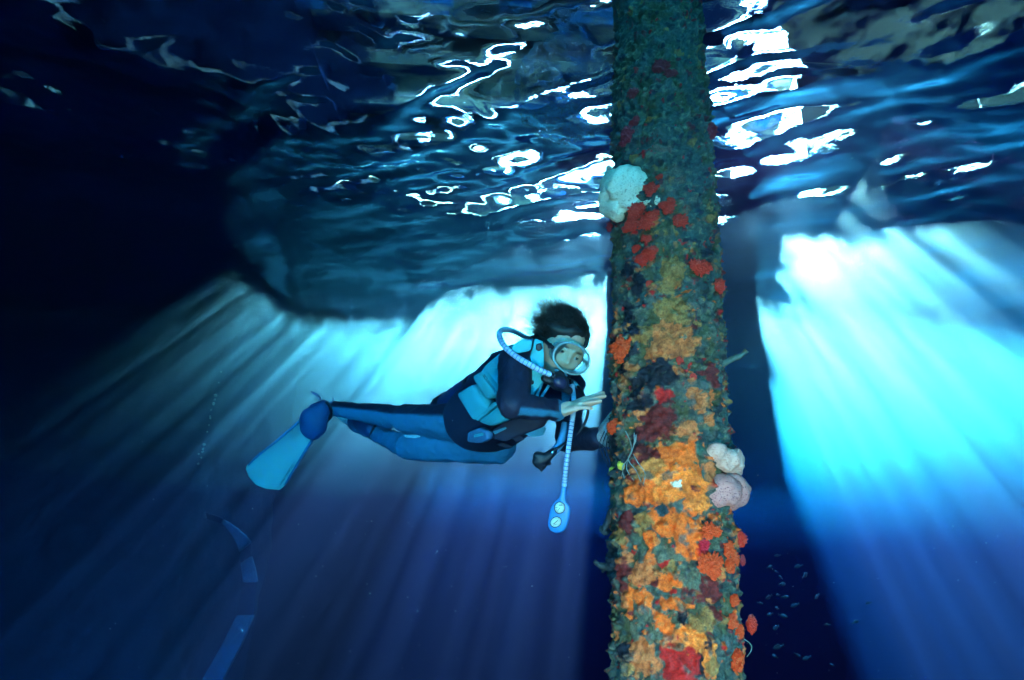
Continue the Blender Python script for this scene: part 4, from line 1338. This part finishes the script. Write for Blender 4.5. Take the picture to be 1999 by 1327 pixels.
rings = []
for h, ins in ((-.022, .10), (-.018, 0), (.006, 0), (.012, .04), (.014, .12), (.014, .6)):
    c_ = (1092, 1006)
    rings.append([dropped(p[0] + (c_[0] - p[0]) * ins, p[1] + (c_[1] - p[1]) * ins, h) for p in round_poly(oc, .35, 3)])
mesh_obj('console_body', *loft(rings), con, gau)
dial_m = pmat('dial_face', (.70, .78, .62), .4, .1, 60, 0)
for (x, y, rx, ry, tl, txt) in ((1092.5, 991, 9.5, 10.5, -.1, 0), (1085, 1019, 10.5, 9, .55, 1)):
    ringp = []; facep = []
    for k in range(28):
        t = 2 * math.pi * k / 28
        dx, dy = rx * math.cos(t), ry * math.sin(t)
        dx, dy = dx * math.cos(tl) + dy * math.sin(tl), -dx * math.sin(tl) + dy * math.cos(tl)
        ringp.append(dropped(x + dx * 1.08, y + dy * 1.08, .0155)); facep.append((dx, dy))
    face = mesh_obj('dial', *loft([[dropped(x + a, y + b, .0135) for a, b in facep], [dropped(x + a, y + b, .0165) for a, b in facep], [dropped(x + a * .3, y + b * .3, .0167) for a, b in facep]]), dial_m, gau)
    mesh_obj('rim', *tube(ringp + [ringp[0]], .0016, 6, False), black_m, face)
    mk = Mesh()
    for k in range(12):
        if txt == 0 and k in (3, 9): continue
        t = 2 * math.pi * k / 12
        mk.add(tube([dropped(x + rx * .78 * math.cos(t), y + ry * .78 * math.sin(t), .0172), dropped(x + rx * .9 * math.cos(t), y + ry * .9 * math.sin(t), .0172)], .0006, 5))
    mk.obj('ticks', black_m, face)
    a, b = ((x + .5, y), (x - 4, y + 6)) if txt == 0 else ((x - 4.5, y + 3.5), (x + 4.5, y - 4))
    mesh_obj('needle', *tube([dropped(*a, .0175), dropped(*b, .0175)], [.0011, .0009], 6), black_m, face)
    if txt == 0:
        mesh_obj('window', *tube([dropped(x - 2, y - 5, .0174), dropped(x + 5, y - 5, .0174)], .0014, 6), black_m, face)
        mesh_obj('bar', *tube([dropped(x - 8, y - 1, .0174), dropped(x - 3.5, y - 1, .0174)], .0008, 6), black_m, face)
    else:
        mesh_obj('bar', *tube([dropped(x - 4.5, y + 3.5, .0174), dropped(x + 1.5, y + 4.5, .0174)], .0008, 6), black_m, face)

# --- slack black hose looping from the shoulder past the hand
hs_o = empty('black_hose', P(1145, 800, 2.05), 'thin slack black hose looping behind the raised hand', 'hose')
mesh_obj('hose', *tube(spline([P(1112, 740, 2.2), P(1126, 752, 2.12), P(1138, 768, 2.07), P(1147, 786, 2.05), P(1148, 802, 2.04), P(1144, 820, 2.04), P(1134, 838, 2.04), P(1124, 850, 2.05)], 8), .0052, 10), black_m, hs_o)
mesh_obj('sleeve', *tube([P(1118, 744, 2.16), P(1122, 748, 2.14), P(1128, 755, 2.11)], [.007, .009, .007], 10), vest_blue, hs_o)

# ------------------------------------------------------------------ far things
pale = pmat('pale_strip', (.17, .19, .22), .6, .2, 8, .3, dist=.01)
drk = pmat('pipe_band', (.02, .02, .035), .8, .3, 8, .3, dist=.01)
# a bent pale strip, broken by dark bands, rising out of the deep at the lower left
strip = empty('bent_strip', P(430, 1330, 6.3), 'faint pale bent strip broken by dark bands in the lower left gloom', 'strip')
for q in ([(384, 1345), (400, 1318), (432, 1262), (463, 1200), (497, 1200), (470, 1262), (440, 1318), (428, 1345)],
          [(475, 1136), (472, 1110), (470, 1100), (491, 1085), (498, 1108), (503, 1136)],
          [(433, 1020), (436, 1013), (462, 1030), (480, 1045), (490, 1058), (468, 1078), (464, 1062), (452, 1042)],
          [(390, 1000), (402, 1000), (405, 1012), (394, 1012)]):
    mesh_obj('section', *slab([P(x, y, 6.3 + (1340 - y) * .002) for x, y in round_poly(q, .12)], .05), pale, strip)
for q in ([(463, 1201), (497, 1201), (502, 1137), (476, 1137)], [(471, 1099), (490, 1084), (491, 1059), (469, 1079)], [(432, 1021), (437, 1012), (404, 1000), (404, 1012)]):
    mesh_obj('dark_band', *slab([P(x, y, 6.32 + (1340 - y) * .002) for x, y in round_poly(q, .12)], .06), drk, strip)

# small fish hanging in the shadow at the lower right
fish_m = pmat('fish_scales', (.03, .03, .045), .35, .3, 60, .2)
mb = Mesh()
rings = []
for t, a, b in ((0, .02, .02), (.08, .09, .05), (.25, .18, .085), (.45, .20, .09), (.65, .13, .06), (.82, .05, .025), (.86, .04, .015)):
    rings.append([Vector((t - .5, b * math.cos(k * math.pi / 5), a * math.sin(k * math.pi / 5))) for k in range(10)])
mb.add(loft(rings))
fb = mb.v, mb.f
proto = None
FISH = [(1502, 1106), (1518, 1084), (1559, 1105), (1571, 1123), (1515, 1116), (1524, 1127), (1527, 1140), (1501, 1165), (1519, 1161), (1532, 1165), (1595, 1164), (1552, 1181), (1484, 1177), (1517, 1187),
        (1503, 1199), (1528, 1202), (1615, 1219), (1696, 1177), (1670, 1214), (1515, 1225), (1513, 1281), (1557, 1278), (1575, 1284), (1520, 1262), (1624, 1298)]
for i, (x, y) in enumerate(FISH):
    d = 3.2 + .9 * ((i * 37) % 10) / 10
    if proto is None:
        o = empty('small_fish', P(x, y, d), None, None)
        fbo = mesh_obj('body', fb[0], fb[1], fish_m); fbo.parent = o
        tm = Mesh().add(loft([[Vector((.34, .006 * s, z)) for s, z in ((1, .035), (-1, .035), (-1, -.035), (1, -.035))], [Vector((.50, .003 * s, z)) for s, z in ((1, .15), (-1, .15), (-1, -.15), (1, -.15))]]))
        t_ = tm.obj('tail', fish_m); t_.parent = o
        dm = Mesh().add(loft([[Vector((-.12, .005 * s, z)) for s, z in ((1, .24), (-1, .24), (-1, .15), (1, .15))], [Vector((.16, .003 * s, z)) for s, z in ((1, .20), (-1, .20), (-1, .10), (1, .10))]]))
        d_ = dm.obj('fin', fish_m); d_.parent = o
        proto = o
    else:
        o = proto.copy(); link(o)
        for ch in list(proto.children):
            c = ch.copy(); link(c, o)
        o.location = P(x, y, d)
    o.scale = (.036 + .009 * (i % 4),) * 3
    o.rotation_euler = (0, random.uniform(-.5, .5), random.uniform(-.7, .7) + (math.pi if i % 3 == 0 else 0))
    tag(o, 'tiny dim fish in the loose school in the dark water right of the piling', 'fish', 'school of tiny fish')

# drifting specks in the water
mb = Mesh()
rs = np.random.RandomState(8)
for i in range(420):
    x, y, d = rs.uniform(150, 1990), rs.uniform(300, 1320), rs.uniform(1.3, 5.5)
    r = rs.uniform(.0006, .0016) * d / 2
    c = P(x, y, d)
    mb.add(([c + Vector(q) * r for q in ((1, 0, 0), (-1, 0, 0), (0, 1, 0), (0, -1, 0), (0, 0, 1), (0, 0, -1))],
            [(0, 2, 4), (2, 1, 4), (1, 3, 4), (3, 0, 4), (2, 0, 5), (1, 2, 5), (3, 1, 5), (0, 3, 5)]))
o = mb.obj('plankton', pmat('speck', (.6, .6, .55), .6, .2, 30, 0))
tag(o, 'fine pale specks drifting all through the blue water', 'plankton', kind='stuff')

# breath bubbles spread in a sheet under the surface beside the piling
m, n, L = new_mat('air_bubble')
out = n.new('ShaderNodeOutputMaterial'); fr_ = n.new('ShaderNodeFresnel'); fr_.inputs[0].default_value = 1.33
g1 = n.new('ShaderNodeBsdfGlossy'); g1.inputs['Roughness'].default_value = .02
t1 = n.new('ShaderNodeBsdfTransparent'); t1.inputs[0].default_value = (.97, .99, 1, 1)
lw = n.new('ShaderNodeLayerWeight'); lw.inputs[0].default_value = .55
mx = n.new('ShaderNodeMixShader'); L.new(lw.outputs['Facing'], mx.inputs[0]); L.new(t1.outputs[0], mx.inputs[1]); L.new(g1.outputs[0], mx.inputs[2])
L.new(mx.outputs[0], out.inputs['Surface'])
mb = Mesh()
rs = np.random.RandomState(21)
for i in range(900):
    a = rs.uniform(0, 6.28); r = rs.uniform(0, 1) ** .5
    if rs.rand() < .35: r = rs.uniform(.88, 1.0)
    x, y = 1102 + 98 * r * math.cos(a), 175 + 108 * r * math.sin(a)
    c = at_z(x, y, -.135 - rs.uniform(0, .03)); q = rs.uniform(.004, .013) * (1 if rs.rand() < .9 else 1.8)
    mb.add(ellipsoid(c, (Vector((q, 0, 0)), Vector((0, q, 0)), Vector((0, 0, q * .6))), 8, 5))
tag(mb.obj('bubbles', m), 'round sheet of breath bubbles caught under the surface left of the piling', 'bubbles', kind='stuff')
